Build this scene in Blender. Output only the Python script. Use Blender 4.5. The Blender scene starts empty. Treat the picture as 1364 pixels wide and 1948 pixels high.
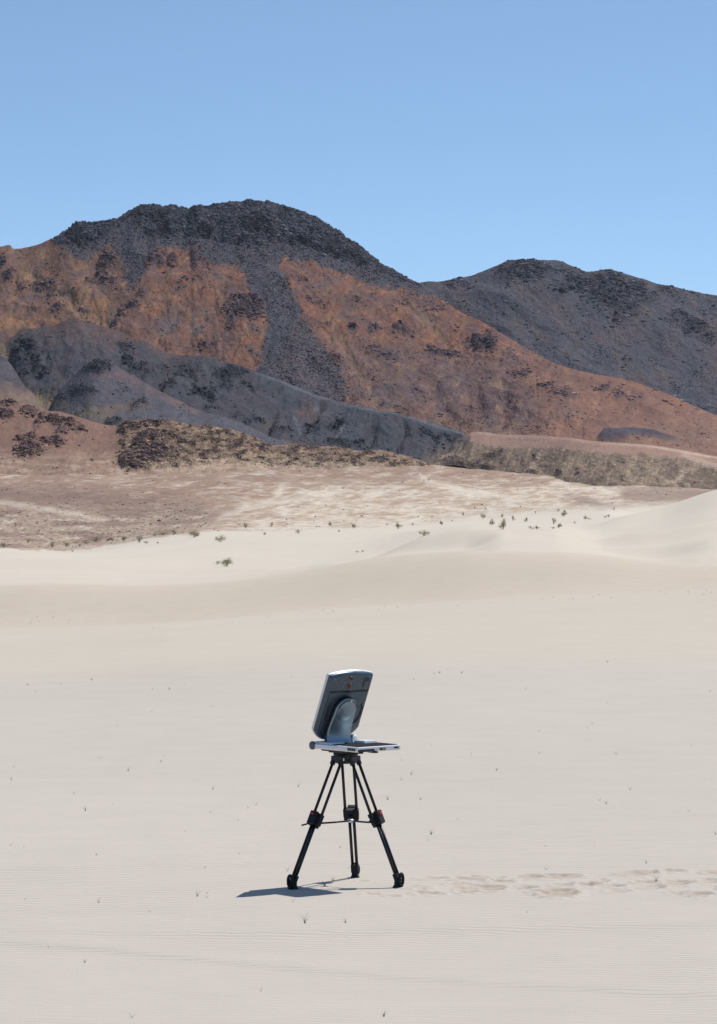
import bpy, bmesh, math, random
import numpy as np
from mathutils import Vector, Matrix

random.seed(7)
R = math.radians
scene = bpy.context.scene
COL = scene.collection

# ------------------------------------------------------------------ camera, sky, sun, exposure
FX = 7400.0            # focal length in photo pixels (photo 1364 x 1948)
HX, HY = 682.0, 839.0  # photo pixel of the level view axis (horizon row)
CH = 2.28              # eye height
cam_d = bpy.data.cameras.new("camera")
cam = bpy.data.objects.new("camera", cam_d); COL.objects.link(cam)
cam.location = (0, 0, CH); cam.rotation_euler = (R(90), 0, 0)
cam_d.sensor_fit = 'VERTICAL'; cam_d.sensor_height = 24.0; cam_d.sensor_width = 24.0 * 1364 / 1948
cam_d.lens = 24.0 * FX / 1948.0
cam_d.shift_y = (HY - 974.0) / 1948.0
cam_d.clip_start = 0.1; cam_d.clip_end = 20000
scene.camera = cam

SUN_EL, SUN_AZ = R(59.0), R(44.0)     # azimuth from +Y (away from the camera) towards +X (right)
world = bpy.data.worlds.new("World"); scene.world = world; world.use_nodes = True
wn, wl = world.node_tree.nodes, world.node_tree.links
wn.clear()
sky = wn.new('ShaderNodeTexSky'); sky.sky_type = 'NISHITA'; sky.sun_disc = False
sky.sun_elevation = SUN_EL; sky.sun_rotation = SUN_AZ
sky.altitude = 1500; sky.air_density = 1.0; sky.dust_density = 1.0; sky.ozone_density = 1.6
tc = wn.new('ShaderNodeTexCoord'); mp = wn.new('ShaderNodeMapping')
mp.inputs['Scale'].default_value = (1, 1, 2.7); mp.inputs['Location'].default_value = (0, 0, 0.10)
wl.new(tc.outputs['Generated'], mp.inputs['Vector']); wl.new(mp.outputs['Vector'], sky.inputs['Vector'])
bg = wn.new('ShaderNodeBackground'); bg.inputs['Strength'].default_value = 0.128
wo = wn.new('ShaderNodeOutputWorld')
tn = wn.new('ShaderNodeVectorMath'); tn.operation = 'MULTIPLY'; tn.inputs[1].default_value = (1.01, 1.115, 1.08)
wl.new(sky.outputs['Color'], tn.inputs[0]); wl.new(tn.outputs[0], bg.inputs['Color']); wl.new(bg.outputs['Background'], wo.inputs['Surface'])
sd = bpy.data.lights.new("sun", 'SUN'); sd.energy = 4.9; sd.angle = R(0.53); sd.color = (1.0, 0.955, 0.89)
sun = bpy.data.objects.new("sun", sd); COL.objects.link(sun)
sdir = Vector((math.sin(SUN_AZ) * math.cos(SUN_EL), math.cos(SUN_AZ) * math.cos(SUN_EL), math.sin(SUN_EL)))
sun.rotation_euler = sdir.to_track_quat('Z', 'Y').to_euler()
sun.location = (30, 30, 60)
scene.view_settings.view_transform = 'Standard'; scene.view_settings.look = 'None'
scene.view_settings.exposure = 0.12; scene.view_settings.gamma = 1.0
scene.view_settings.use_curve_mapping = False

# ------------------------------------------------------------------ numeric helpers
def perlin(x, y, seed=0):
    rng = np.random.RandomState(seed)
    perm = rng.permutation(256); perm = np.concatenate([perm, perm])
    ang = rng.rand(256) * 2 * np.pi
    gx, gy = np.cos(ang), np.sin(ang)
    xi = np.floor(x).astype(np.int64); yi = np.floor(y).astype(np.int64)
    xf = x - xi; yf = y - yi; xi &= 255; yi &= 255
    def g(ix, iy, dx, dy):
        h = perm[(perm[ix & 255] + iy) & 255]
        return gx[h] * dx + gy[h] * dy
    u = xf**3 * (xf * (xf * 6 - 15) + 10); v = yf**3 * (yf * (yf * 6 - 15) + 10)
    a = g(xi, yi, xf, yf); b = g(xi + 1, yi, xf - 1, yf)
    c = g(xi, yi + 1, xf, yf - 1); d = g(xi + 1, yi + 1, xf - 1, yf - 1)
    return ((a + u * (b - a)) * (1 - v) + (c + u * (d - c)) * v) * 1.5
def fbm(x, y, octv=4, seed=0, gain=0.5, lac=2.03):
    s = 0; a = 1; n = 0
    for i in range(octv):
        s = s + a * perlin(x * lac**i + 17.3 * i, y * lac**i - 9.1 * i, seed + i); n += a; a *= gain
    return s / n
def ridged(x, y, octv=4, seed=0, gain=0.55):
    s = 0; a = 1; n = 0
    for i in range(octv):
        s = s + a * (1 - 2.2 * np.abs(perlin(x * 2.07**i + 5.1 * i, y * 2.07**i + 3.7 * i, seed + i))); n += a; a *= gain
    return s / n
def sstep(a, b, x):
    t = np.clip((x - a) / (b - a), 0, 1); return t * t * (3 - 2 * t)
def pchip(xk, yk, xq):
    """xk (n), yk (n, m) -> (len(xq), m); monotone cubic"""
    xk = np.asarray(xk, float); yk = np.asarray(yk, float)
    if yk.ndim == 1: yk = yk[:, None]
    h = np.diff(xk)[:, None]; dl = np.diff(yk, axis=0) / h
    m = np.zeros_like(yk)
    w1 = 2 * h[1:] + h[:-1]; w2 = h[1:] + 2 * h[:-1]
    with np.errstate(divide='ignore', invalid='ignore'):
        mm = (w1 + w2) / (w1 / dl[:-1] + w2 / dl[1:])
    mm[~((dl[:-1] * dl[1:]) > 0)] = 0
    m[1:-1] = mm; m[0] = dl[0]; m[-1] = dl[-1]
    xq = np.clip(np.asarray(xq, float), xk[0], xk[-1])
    i = np.clip(np.searchsorted(xk, xq, side='right') - 1, 0, len(xk) - 2)
    hh = (xk[i + 1] - xk[i])[:, None]; t = ((xq - xk[i])[:, None]) / hh
    return ((2*t**3 - 3*t**2 + 1) * yk[i] + (t**3 - 2*t**2 + t) * hh * m[i]
            + (-2*t**3 + 3*t**2) * yk[i + 1] + (t**3 - t**2) * hh * m[i + 1])
def curve(pts, X):
    p = sorted(pts); return pchip([a for a, _ in p], [b for _, b in p], X)[:, 0]
def lin(c):
    c = np.asarray(c, float) / 255.0
    return np.where(c <= 0.04045, c / 12.92, ((c + 0.055) / 1.055) ** 2.4)
# painted-map canvas used to say where each kind of rock lies
CX0, CY0, CS = -420, 340, 2.0
CW, CHh = 1120, 400
_gx, _gy = np.meshgrid(CX0 + CS * np.arange(CW), CY0 + CS * np.arange(CHh))
def blur(a, r):
    r = int(max(0, round(r / CS)))
    if r < 1: return a
    for _ in range(2):
        for ax in (0, 1):
            p = [(0, 0), (0, 0)]; p[ax] = (r + 1, r)
            c = np.cumsum(np.pad(a, p, mode='edge'), axis=ax)
            n = a.shape[ax]
            a = (np.take(c, np.arange(2*r+1, 2*r+1+n), axis=ax) - np.take(c, np.arange(0, n), axis=ax)) / (2*r+1)
    return a
def poly(pts, soft=3):
    ins = np.zeros(_gx.shape, bool); n = len(pts)
    for i in range(n):
        x1, y1 = pts[i]; x2, y2 = pts[(i + 1) % n]
        if y1 == y2: continue
        c = ((y1 > _gy) != (y2 > _gy)) & (_gx < (x2 - x1) * (_gy - y1) / (y2 - y1) + x1)
        ins ^= c
    return blur(ins.astype(float), soft)
def blobs(lst, soft=2):
    a = np.zeros(_gx.shape)
    for b in lst:
        cx, cy, rx, ry = b[:4]; s = b[4] if len(b) > 4 else 1.0
        d = ((_gx - cx) / rx) ** 2 + ((_gy - cy) / ry) ** 2
        a = np.maximum(a, s * np.clip(1.6 - d, 0, 1))
    return blur(a, soft)
def stroke(pts, w, soft=1):
    a = np.zeros(_gx.shape)
    for (x1, y1), (x2, y2) in zip(pts[:-1], pts[1:]):
        L = max((x2 - x1)**2 + (y2 - y1)**2, 1e-6)
        t = np.clip(((_gx - x1) * (x2 - x1) + (_gy - y1) * (y2 - y1)) / L, 0, 1)
        d = np.hypot(_gx - x1 - t * (x2 - x1), _gy - y1 - t * (y2 - y1))
        a = np.maximum(a, np.clip(1.5 - d / w, 0, 1))
    return blur(a, soft)
def smp(a, X, Y):
    fx = np.clip((X - CX0) / CS, 0, CW - 1.001); fy = np.clip((Y - CY0) / CS, 0, CHh - 1.001)
    ix = fx.astype(int); iy = fy.astype(int); fx = fx - ix; fy = fy - iy
    return ((a[iy, ix] * (1-fx) + a[iy, ix+1] * fx) * (1-fy) + (a[iy+1, ix] * (1-fx) + a[iy+1, ix+1] * fx) * fy)
class Paint:
    def __init__(s, shape, c): s.c = np.ones(shape + (3,)) * np.array(c, float)
    def mix(s, m, c):
        m = np.clip(m, 0, 1)[..., None]; s.c = s.c * (1 - m) + np.array(c, float) * m
    def mul(s, m): s.c = s.c * m[..., None]

def grid_mesh(name, P, colr, mat, rock=None, wrap=False):
    """P (rows, cols, 3), colr linear (rows, cols, 3)"""
    nr, nc = P.shape[:2]
    me = bpy.data.meshes.new(name)
    me.vertices.add(nr * nc); me.vertices.foreach_set('co', P.reshape(-1).astype(np.float32))
    ccol = nc if wrap else nc - 1
    r, c = np.meshgrid(np.arange(nr - 1), np.arange(ccol), indexing='ij')
    c2 = (c + 1) % nc
    q = np.stack([r*nc + c, r*nc + c2, (r+1)*nc + c2, (r+1)*nc + c], -1).reshape(-1)
    nf = (nr - 1) * ccol
    me.loops.add(nf * 4); me.loops.foreach_set('vertex_index', q.astype(np.int32))
    me.polygons.add(nf); me.polygons.foreach_set('loop_start', (np.arange(nf) * 4).astype(np.int32))
    me.polygons.foreach_set('use_smooth', np.ones(nf, bool))
    me.update(calc_edges=True)
    at = me.color_attributes.new('Col', 'FLOAT_COLOR', 'POINT')
    rgba = np.ones((nr * nc, 4), np.float32); rgba[:, :3] = colr.reshape(-1, 3)
    if rock is not None: rgba[:, 3] = rock.reshape(-1)
    at.data.foreach_set('color', rgba.reshape(-1))
    me.materials.append(mat)
    o = bpy.data.objects.new(name, me); COL.objects.link(o)
    o['kind'] = 'structure'
    return o

# ------------------------------------------------------------------ node helpers
def new_mat(name):
    m = bpy.data.materials.new(name); m.use_nodes = True
    return m, m.node_tree.nodes, m.node_tree.links, m.node_tree.nodes['Principled BSDF']
def noise_n(N, L, vec, scale, detail=4, rough=0.55):
    n = N.new('ShaderNodeTexNoise'); n.inputs['Scale'].default_value = scale
    n.inputs['Detail'].default_value = detail; n.inputs['Roughness'].default_value = rough
    L.new(vec, n.inputs['Vector']); return n.outputs['Fac']
def mapr(N, L, v, a, b, c, d):
    n = N.new('ShaderNodeMapRange'); L.new(v, n.inputs['Value'])
    for k, x in zip(('From Min', 'From Max', 'To Min', 'To Max'), (a, b, c, d)): n.inputs[k].default_value = x
    return n.outputs['Result']
def mathn(N, L, op, a, b):
    n = N.new('ShaderNodeMath'); n.operation = op
    for i, v in enumerate((a, b)):
        if isinstance(v, (int, float)): n.inputs[i].default_value = v
        else: L.new(v, n.inputs[i])
    return n.outputs[0]
def scalec(N, L, col, f):
    n = N.new('ShaderNodeVectorMath'); n.operation = 'SCALE'
    L.new(col, n.inputs[0]); L.new(f, n.inputs['Scale']); return n.outputs[0]
def bump(N, L, h, strength, dist, prev=None):
    n = N.new('ShaderNodeBump'); n.inputs['Distance'].default_value = dist
    if isinstance(strength, (int, float)): n.inputs['Strength'].default_value = strength
    else: L.new(strength, n.inputs['Strength'])
    L.new(h, n.inputs['Height'])
    if prev is not None: L.new(prev, n.inputs['Normal'])
    return n.outputs['Normal']

def rock_material():
    m, N, L, P = new_mat('desert_rock')
    P.inputs['Roughness'].default_value = 0.95; P.inputs['Specular IOR Level'].default_value = 0.15
    ca = N.new('ShaderNodeVertexColor'); ca.layer_name = 'Col'
    g = N.new('ShaderNodeNewGeometry'); mpp = N.new('ShaderNodeMapping'); mpp.inputs['Scale'].default_value = (1, .22, 1); L.new(g.outputs['Position'], mpp.inputs['Vector']); pos = mpp.outputs['Vector']
    n1 = noise_n(N, L, pos, 0.7, 5, 0.75); n2 = noise_n(N, L, pos, 0.12, 4, 0.6)
    f1 = mapr(N, L, n1, 0.32, 0.68, -0.55, 0.62); f2 = mapr(N, L, n2, 0.3, 0.7, 0.88, 1.12)
    vo = N.new('ShaderNodeTexVoronoi'); vo.inputs['Scale'].default_value = 0.55; L.new(pos, vo.inputs['Vector'])
    f3 = mapr(N, L, vo.outputs['Distance'], 0.0, 0.9, 0.15, -0.2)
    f = mathn(N, L, 'MULTIPLY', mathn(N, L, 'ADD', mathn(N, L, 'MULTIPLY', mathn(N, L, 'ADD', f1, f3), ca.outputs['Alpha']), 1.0), f2)
    n5 = noise_n(N, L, pos, 1.5, 3, 0.7); n6 = noise_n(N, L, pos, 0.16, 3, 0.6)
    spk = mathn(N, L, 'SUBTRACT', mapr(N, L, n5, .585, .66, 0, .95), mapr(N, L, n5, .42, .35, 0, .5))
    spk = mathn(N, L, 'MULTIPLY', mathn(N, L, 'MULTIPLY', spk, ca.outputs['Alpha']), mapr(N, L, n6, .35, .6, .35, 1.1))
    f = mathn(N, L, 'MULTIPLY', f, mathn(N, L, 'ADD', spk, 1.0))
    L.new(scalec(N, L, ca.outputs['Color'], f), P.inputs['Base Color'])
    st = mathn(N, L, 'MULTIPLY', ca.outputs['Alpha'], 1.0)
    b1 = bump(N, L, noise_n(N, L, pos, 0.45, 6, 0.72), st, 2.4)
    b2 = bump(N, L, noise_n(N, L, pos, 1.6, 3, 0.6), st, 0.5, b1)
    L.new(b2, P.inputs['Normal'])
    return m
def ground_material():
    m, N, L, P = new_mat('desert_sand')
    P.inputs['Roughness'].default_value = 0.9; P.inputs['Specular IOR Level'].default_value = 0.2
    ca = N.new('ShaderNodeVertexColor'); ca.layer_name = 'Col'
    g = N.new('ShaderNodeNewGeometry'); pos = g.outputs['Position']
    n1 = noise_n(N, L, pos, 160, 2, 0.6)            # grains
    n2 = noise_n(N, L, pos, 2.2, 5, 0.6)
    n3 = noise_n(N, L, pos, 1.1, 4, 0.7)
    fa = mapr(N, L, n1, 0.25, 0.75, 0.90, 1.10); fb = mapr(N, L, n2, 0.3, 0.7, 0.975, 1.025)
    sandf = mathn(N, L, 'MULTIPLY', fa, fb)
    rockf = mapr(N, L, n3, 0.35, 0.65, 0.78, 1.2)
    mx = N.new('ShaderNodeMix'); mx.data_type = 'FLOAT'
    L.new(ca.outputs['Alpha'], mx.inputs[0]); L.new(sandf, mx.inputs[2]); L.new(rockf, mx.inputs[3])
    L.new(scalec(N, L, ca.outputs['Color'], mx.outputs[0]), P.inputs['Base Color'])
    # wind ripples running across the view
    mpn = N.new('ShaderNodeMapping'); mpn.inputs['Rotation'].default_value = (0, 0, R(4)); L.new(pos, mpn.inputs['Vector'])
    wv = N.new('ShaderNodeTexWave'); wv.bands_direction = 'Y'; wv.inputs['Scale'].default_value = 4.4
    wv.inputs['Distortion'].default_value = 9.0; wv.inputs['Detail'].default_value = 2.5
    wv.inputs['Detail Scale'].default_value = 0.55; wv.inputs['Detail Roughness'].default_value = 0.55
    L.new(mpn.outputs['Vector'], wv.inputs['Vector'])
    inv = mathn(N, L, 'SUBTRACT', 1.0, ca.outputs['Alpha'])
    patch = mapr(N, L, noise_n(N, L, pos, 0.35, 3, 0.5), 0.35, 0.65, 0.25, 1.0)
    b1 = bump(N, L, wv.outputs['Fac'], mathn(N, L, 'MULTIPLY', patch, inv), 0.006)
    b2 = bump(N, L, n1, mathn(N, L, 'MULTIPLY', inv, 0.35), 0.004, b1)
    b3 = bump(N, L, noise_n(N, L, pos, 0.8, 5, 0.7), mathn(N, L, 'MULTIPLY', ca.outputs['Alpha'], 0.5), 0.5, b2)
    L.new(b3, P.inputs['Normal'])
    return m
M_ROCK = rock_material(); M_SAND = ground_material()

_t = (1 + 5 ** .5) / 2
ICO = np.array([(-1,_t,0),(1,_t,0),(-1,-_t,0),(1,-_t,0),(0,-1,_t),(0,1,_t),(0,-1,-_t),(0,1,-_t),(_t,0,-1),(_t,0,1),(-_t,0,-1),(-_t,0,1)], float) / 1.9
ICF = np.array([(0,11,5),(0,5,1),(0,1,7),(0,7,10),(0,10,11),(1,5,9),(5,11,4),(11,10,2),(10,7,6),(7,1,8),(3,9,4),(3,4,2),(3,2,6),(3,6,8),(3,8,9),(4,9,5),(2,4,11),(6,2,10),(8,6,7),(9,8,1)])
def boulders(name, P, col, dens, size, n, seed, lo=.7, hi=1.5, flat=.75):
    """n faceted rocks lying on the slope P where dens is high; size = typical radius map in metres"""
    rg = np.random.RandomState(seed); w = np.clip(dens, 0, None).ravel(); w = w / w.sum()
    ix = rg.choice(w.size, n, p=w); q = P.reshape(-1, 3)[ix] + rg.uniform(-.25, .25, (n, 3)) * [1, 2, 0]
    s = size.ravel()[ix] * np.clip(rg.lognormal(-.15, .5, n), .35, 2.6)
    V = ICO[None] * rg.uniform(.65, 1.25, (n, 12, 1)) * rg.uniform([.8, .8, flat * .7], [1.4, 1.4, flat * 1.3], (n, 1, 3))
    a = rg.uniform(0, 6.283, n); b = rg.uniform(-.7, .7, n); ca, sa, cb, sb = np.cos(a), np.sin(a), np.cos(b), np.sin(b)
    x, y, z = V[..., 0], V[..., 1], V[..., 2]
    x, z = x * cb[:, None] + z * sb[:, None], -x * sb[:, None] + z * cb[:, None]
    x, y = x * ca[:, None] - y * sa[:, None], x * sa[:, None] + y * ca[:, None]
    V = np.stack([x, y, z], -1) * s[:, None, None] + q[:, None, :] + np.array([0, .1, -.30]) * s[:, None, None]
    F = (ICF[None] + 12 * np.arange(n)[:, None, None]).reshape(-1, 3)
    me = bpy.data.meshes.new(name); me.vertices.add(n * 12); me.vertices.foreach_set('co', V.reshape(-1).astype(np.float32))
    me.loops.add(len(F) * 3); me.loops.foreach_set('vertex_index', F.reshape(-1).astype(np.int32))
    me.polygons.add(len(F)); me.polygons.foreach_set('loop_start', (np.arange(len(F)) * 3).astype(np.int32)); me.update(calc_edges=True)
    c = col.reshape(-1, 3)[ix] * rg.uniform(lo, hi, (n, 1)); rgba = np.full((n, 12, 4), .55, np.float32); rgba[..., :3] = c[:, None, :]
    at = me.color_attributes.new('Col', 'FLOAT_COLOR', 'POINT'); at.data.foreach_set('color', rgba.reshape(-1))
    me.materials.append(M_ROCK); o = bpy.data.objects.new(name, me); COL.objects.link(o); o['kind'] = 'stuff'; return o

# ------------------------------------------------------------------ the ground: one sheet to the horizon
XK = [-400, 0, 130, 250, 400, 550, 690, 820, 900, 1050, 1150, 1250, 1364, 1764]
def zl(Y, d): return CH + (HY - np.asarray(Y, float)) / FX * d
XF = np.arange(-400, 1768, 4.0)
def row(v): return pchip(XK, v, XF)[:, 0]
K1 = row([1206, 1198, 1195, 1190, 1180, 1167, 1156, 1148, 1143, 1136, 1131, 1127, 1120, 1100])
K2 = row([1120, 1113, 1112, 1114, 1110, 1094, 1070, 1054, 1049, 1050, 1056, 1066, 1073, 1090])
K3 = row([1068, 1064, 1068, 1073, 1078, 1079, 1068, 1022, 1009, 1013, 1044, 1036, 1018, 1000])
K4 = row([1050, 1043, 1048, 1036, 1018, 1012, 1008, 1003, 1000, 994, 987, 969, 933, 870])
m2 = sstep(620, 820, XF); m3 = sstep(690, 800, XF) * (1 - sstep(900, 1060, XF)); m4 = sstep(1150, 1260, XF)
m4l = 1 - sstep(130, 330, XF)
g3 = sstep(880, 960, XF) * (1 - sstep(1130, 1180, XF)) * .8 + sstep(1210, 1360, XF) * .85
ST = [
 (0.2, 0 * XF), (30, 0 * XF),
 (38, zl(row([1305, 1297, 1293, 1287, 1278, 1272, 1268, 1264, 1263, 1262, 1262, 1262, 1262, 1262]), 38)),
 (62, zl(K1, 62)), (78, zl(K1, 78) - 0.9), (97, zl(K1 + 1, 97)), (98, zl(K1 * .87 + K2 * .13, 98)), (102.5, zl(K2 + 3, 102.5)),
 (110, zl(K2, 110)), (130, zl(K2 - 6, 130) - 0.95 * m2), (148, zl(K2 - 3 + (K3 - K2) * .5 * g3, 148) * m2 + zl(K2 * .62 + K3 * .38, 148) * (1 - m2)),
 (160, zl(K2 - 4 + (K3 + 4 - K2) * g3, 160) * m2 + zl(K2 * .5 + K3 * .5, 160) * (1 - m2)), (164, zl(K3 + 1, 164) * m2 + zl(K2 * .42 + K3 * .58, 164) * (1 - m2)), (170, zl(K3, 170)), (186, zl(K3 - 3, 186) - 1.0 * m3), (200, zl(K3 * .6 + K4 * .4, 200)),
 (232, zl(K4, 232)), (256, zl(K4 - 4, 256) - 3.0 * m4 - 0.5 * m4l),
 (330, zl(row([1030, 1034, 1037, 1026, 1006, 1000, 995, 990, 986, 976, 970, 968, 968, 968]), 330)),
 (500, zl(row([965, 966, 967, 966, 960, 955, 950, 946, 946, 948, 950, 952, 952, 952]), 500)),
 (700, zl(row([925, 925, 926, 926, 922, 917, 912, 908, 914, 924, 931, 934, 936, 936]), 700)),
 (900, zl(row([899, 899, 899, 899, 896, 892, 888, 886, 893, 900, 903, 903, 903, 903]), 900)),
 (1300, -8 + 0 * XF), (3000, -12 + 0 * XF), (9000, -14 + 0 * XF)]
SD = np.array([s[0] for s in ST]); SZ = np.array([s[1] for s in ST])       # (nst, nXF)
def col_z(X, d):
    """z for photo columns X (n) at depths d (m) -> (m, n), before the small relief"""
    Z = pchip(SD, SZ, d)
    i = np.clip((X - XF[0]) / 4.0, 0, len(XF) - 1.001); k = i.astype(int); f = i - k
    return Z[:, k] * (1 - f) + Z[:, k + 1] * f
# trampled patch beside the tripod: (x, y, rx, ry, strength) in photo pixels
PR = [(822,1671,28,3,.6),(893,1672,35,4,.8),(935,1669,28,3,.6),(1010,1668,30,4,.7),(1060,1667,48,4,.9),(955,1676,26,3,.6),
 (872,1682,26,3,.6),(925,1690,38,6,1),(888,1695,22,5,.7),(1005,1687,20,3.5,.8),(1062,1699,38,8,1.2),(1025,1697,20,4,.6),
 (1072,1683,24,3,.6),(1118,1682,24,3.5,1),(1146,1675,14,4,.6),(1170,1684,20,3,.8),(1175,1694,24,4,.5),(1215,1662,38,4.5,.9),
 (1280,1658,26,3,.8),(1230,1678,24,3.5,.7),(1290,1681,28,5,.8),(1245,1688,24,3,.6),(1330,1702,28,4,1),(1290,1700,20,3.5,.5),
 (1350,1678,22,5,.8),(1362,1661,24,4,.9),(815,1700,30,3,.7),(795,1688,26,3,.4),(805,1693,18,3,.5),(748,1704,15,2.5,.5),
 (706,1700,18,2,.4),(1400,1690,30,6,1),(1440,1670,30,6,1),(1480,1695,34,6,.8),(690,1676,12,2,.35)]
def ground_detail(x, y, Xp, Yp):
    near = 1 - sstep(30, 60, y)
    z = near * (0.011 * fbm(x * 0.35, y * 0.16, 3, 3) + 0.004 * fbm(x * 1.5, y * 0.9, 3, 8))
    # faint low drift ridges
    for (a, b, c, w, h) in ((0.035, 18.15, 0.0, .55, .012), (-0.52, 16.75, 0, .35, .010), (0.05, 20.9, 0, .4, .008)):
        ln = y - (b + a * x + 0.12 * np.sin(x * 1.7 + b))
        z = z + near * h * np.exp(-(np.clip(ln, 0, 9) / w)**2) * np.exp(-(np.clip(-ln, 0, 9) / (w * .25))**2)
    mid = sstep(40, 90, y) * (1 - sstep(260, 320, y))
    z = z + mid * 0.28 * fbm(x * 0.045, y * 0.028, 3, 21)
    rl = y - (209 + 1.1 * (x - 13) + 1.5 * np.sin(x * .5)); z = z + .5 * sstep(11.5, 15, x) * mid * np.exp(-(np.clip(rl, 0, 99) / 9)**2) * np.exp(-(np.clip(-rl, 0, 99) / 3)**2)
    rl = y - (176 + .5 * (x - 10)); z = z + .7 * sstep(8, 13, x) * mid * np.exp(-(np.clip(rl, 0, 99) / 8)**2) * np.exp(-(np.clip(-rl, 0, 99) / 2.5)**2)
    far = sstep(245, 330, y)
    z = z + far * (0.9 * fbm(x * 0.02, y * 0.012, 3, 33) + 0.55 * ridged(x * 0.05, y * 0.02, 3, 34) - .2)
    # feet prints and scuffs
    dm = 0 * x
    sel = (y > 18.5) & (y < 21.8)
    if sel.any():
        X, Y = Xp[sel], Yp[sel]; wx = X + 6 * perlin(X * .05, Y * .25, 5); wy = Y + 1.4 * perlin(X * .06, Y * .3, 6)
        zz = 0 * X; dd = 0 * X
        for cx, cy, rx, ry, s in PR:
            r = np.sqrt(((wx - cx) / rx)**2 + ((wy - cy) / ry)**2)
            zz += s * (-0.013 * np.exp(-(r / .75)**3) + 0.009 * np.exp(-((r - 1.15) / .25)**2))
            dd = np.maximum(dd, s * np.clip(1.35 - r, 0, .6) / .6)
        z[sel] += zz; dm[sel] = dd
    return z, dm
def build_ground():
    # rows: fine where the picture is fine
    ys = list(np.arange(2600, 1960, -8.)) + list(np.arange(1960, 1715, -2.4)) + list(np.arange(1715, 1650, -0.9)) \
        + list(np.arange(1650, 1240, -2.4))
    d = [CH * FX / (y - HY) for y in ys]
    d = [0.2, 1.0, 2.5, 5.0, 7.5] + [a for a in d if a > 8]
    t = d[-1]
    while t < 60: t *= 1.006; d.append(t)
    while t < 330: t *= 1.0042; d.append(t)
    while t < 1000: t *= 1.0045; d.append(t)
    while t < 4200: t *= 1.12; d.append(t)
    d = np.array(d)
    X = np.concatenate([np.arange(-1300, -330, 9.), np.arange(-330, 1700, 2.8), np.arange(1700, 2660, 9.)]); u = (X - HX) / FX
    left = [(-2, 1), (-1.2, 1), (-.7, 1), (-.45, 1), (-.32, 1)]
    right = [(-a, b) for a, b in left[::-1]]
    back = [(2, .4), (2, -.3), (2, -1), (2, -2), (1, -2), (0, -2), (-1, -2), (-2, -2), (-2, -1), (-2, -.3), (-2, .4)]
    dirs = left + [(a, 1.0) for a in u] + right + back
    D = np.array(dirs); fr = D[:, 1] >= 1
    Px = D[None, :, 0] * d[:, None]; Py = D[None, :, 1] * d[:, None]
    Xp = np.where(fr, HX + FX * D[:, 0], np.where(D[:, 0] > 0, 1764, -400))
    z = col_z(np.clip(Xp, -400, 1764), d)
    z = np.where(fr[None, :], z, z * 0.3)
    XP = np.broadcast_to(Xp[None, :], z.shape)
    YP = HY - (z - CH) * FX / d[:, None]
    dz, dm = ground_detail(Px, np.where(fr[None, :], Py, 5.0), XP, YP)
    fx = 1 - sstep(0.3, 1.2, np.abs(D[:, 0]))[None, :] * fr[None, :]
    z = z + dz * fx * fr[None, :]
    YP = HY - (z - CH) * FX / d[:, None]
    # colours
    yv = np.broadcast_to(d[:, None], z.shape)
    xs = Px
    c = Paint(z.shape, (199, 190, 179))
    crust = 1 - sstep(36, 41, yv + 1.2 * fbm(xs * .3, yv * .1, 2, 51))
    c.mix(1 - crust, (203, 193, 178))
    c.mix(sstep(62, 75, yv), (204, 191, 174))  # sand warmer in itself; part of the dune face's shade is in this colour
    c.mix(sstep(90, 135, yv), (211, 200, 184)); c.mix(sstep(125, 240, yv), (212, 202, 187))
    n = fbm(xs * .25, yv * .12, 4, 52); c.mul(1 + .018 * n)
    c.mix(dm * .55, (182, 164, 147))
    # gravel fan between the dunes and the mountain
    Yb = curve([(-400, 1047), (0, 1043), (60, 1047), (130, 1047), (200, 1038), (300, 1023), (400, 1011), (560, 1008), (700, 1001),
                (800, 993), (880, 984), (1000, 974), (1100, 968), (1200, 962), (1764, 950)], np.clip(Xp, -400, 1764))[None, :]
    wob = 5 * fbm(XP * .02, YP * .12, 4, 60) + 2.5 * fbm(XP * .09, YP * .4, 3, 61)
    sfw = 2.5 + 9 * sstep(350, 800, XP)
    gr = sstep(-1, 1, (Yb - YP + wob) / sfw) * sstep(225, 262, yv)
    f = Paint(z.shape, (182, 160, 137))
    f.mix(sstep(1010, 935, YP) * .9 * sstep(640, 380, XP), (148, 119, 101)); f.mix(sstep(955, 898, YP) * .9, (151, 123, 106)); f.mix(sstep(.0, .3, fbm(XP * .015 + .02 * YP, YP * .1, 4, 168)) * sstep(960, 920, YP) * .4, (186, 164, 144))
    st = .7 * fbm(XP * .013 + .03 * YP, YP * .085, 5, 62, .6) + .8 * fbm(XP * .04, YP * .3, 4, 63, .6)
    cen = sstep(380, 560, XP) * (1 - sstep(1120, 1300, XP)) * sstep(905, 935, YP)
    f.mix(sstep(-.05, .65, st + .22 * cen + .18 * sstep(940, 1000, YP)) * .9, (212, 198, 181))
    f.mix(sstep(0.0, .5, st + .2 * sstep(960, 1010, YP)) * .5 * (1 - cen), (196, 179, 162))
    wX2 = XP + 30 * fbm(XP * .012, YP * .05, 3, 160); wY2 = YP + 7 * fbm(XP * .015, YP * .06, 3, 161)
    chn = np.maximum(1 - 7 * np.abs(perlin(wX2 * .008 + wY2 * .02, (wY2 + .10 * wX2) * .06, 162)), .9 * (1 - 6 * np.abs(perlin(wX2 * .013, wY2 * .11, 163))))
    f.mix(np.clip(chn, 0, 1) * (.12 + .7 * cen), (222, 211, 195))
    f.mix(sstep(.1, .4, fbm(XP * .02 + .04 * YP, YP * .16, 4, 164)) * .5, (158, 134, 119))
    dk = poly([(-400, 920), (0, 922), (110, 925), (230, 938), (330, 955), (392, 962), (385, 985), (300, 968), (250, 990), (200, 968), (100, 972), (0, 962), (-400, 965)], 7)
    wX = XP + 14 * fbm(XP * .02, YP * .06, 3, 64); wY = YP + 5 * fbm(XP * .03, YP * .1, 3, 65)
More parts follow.
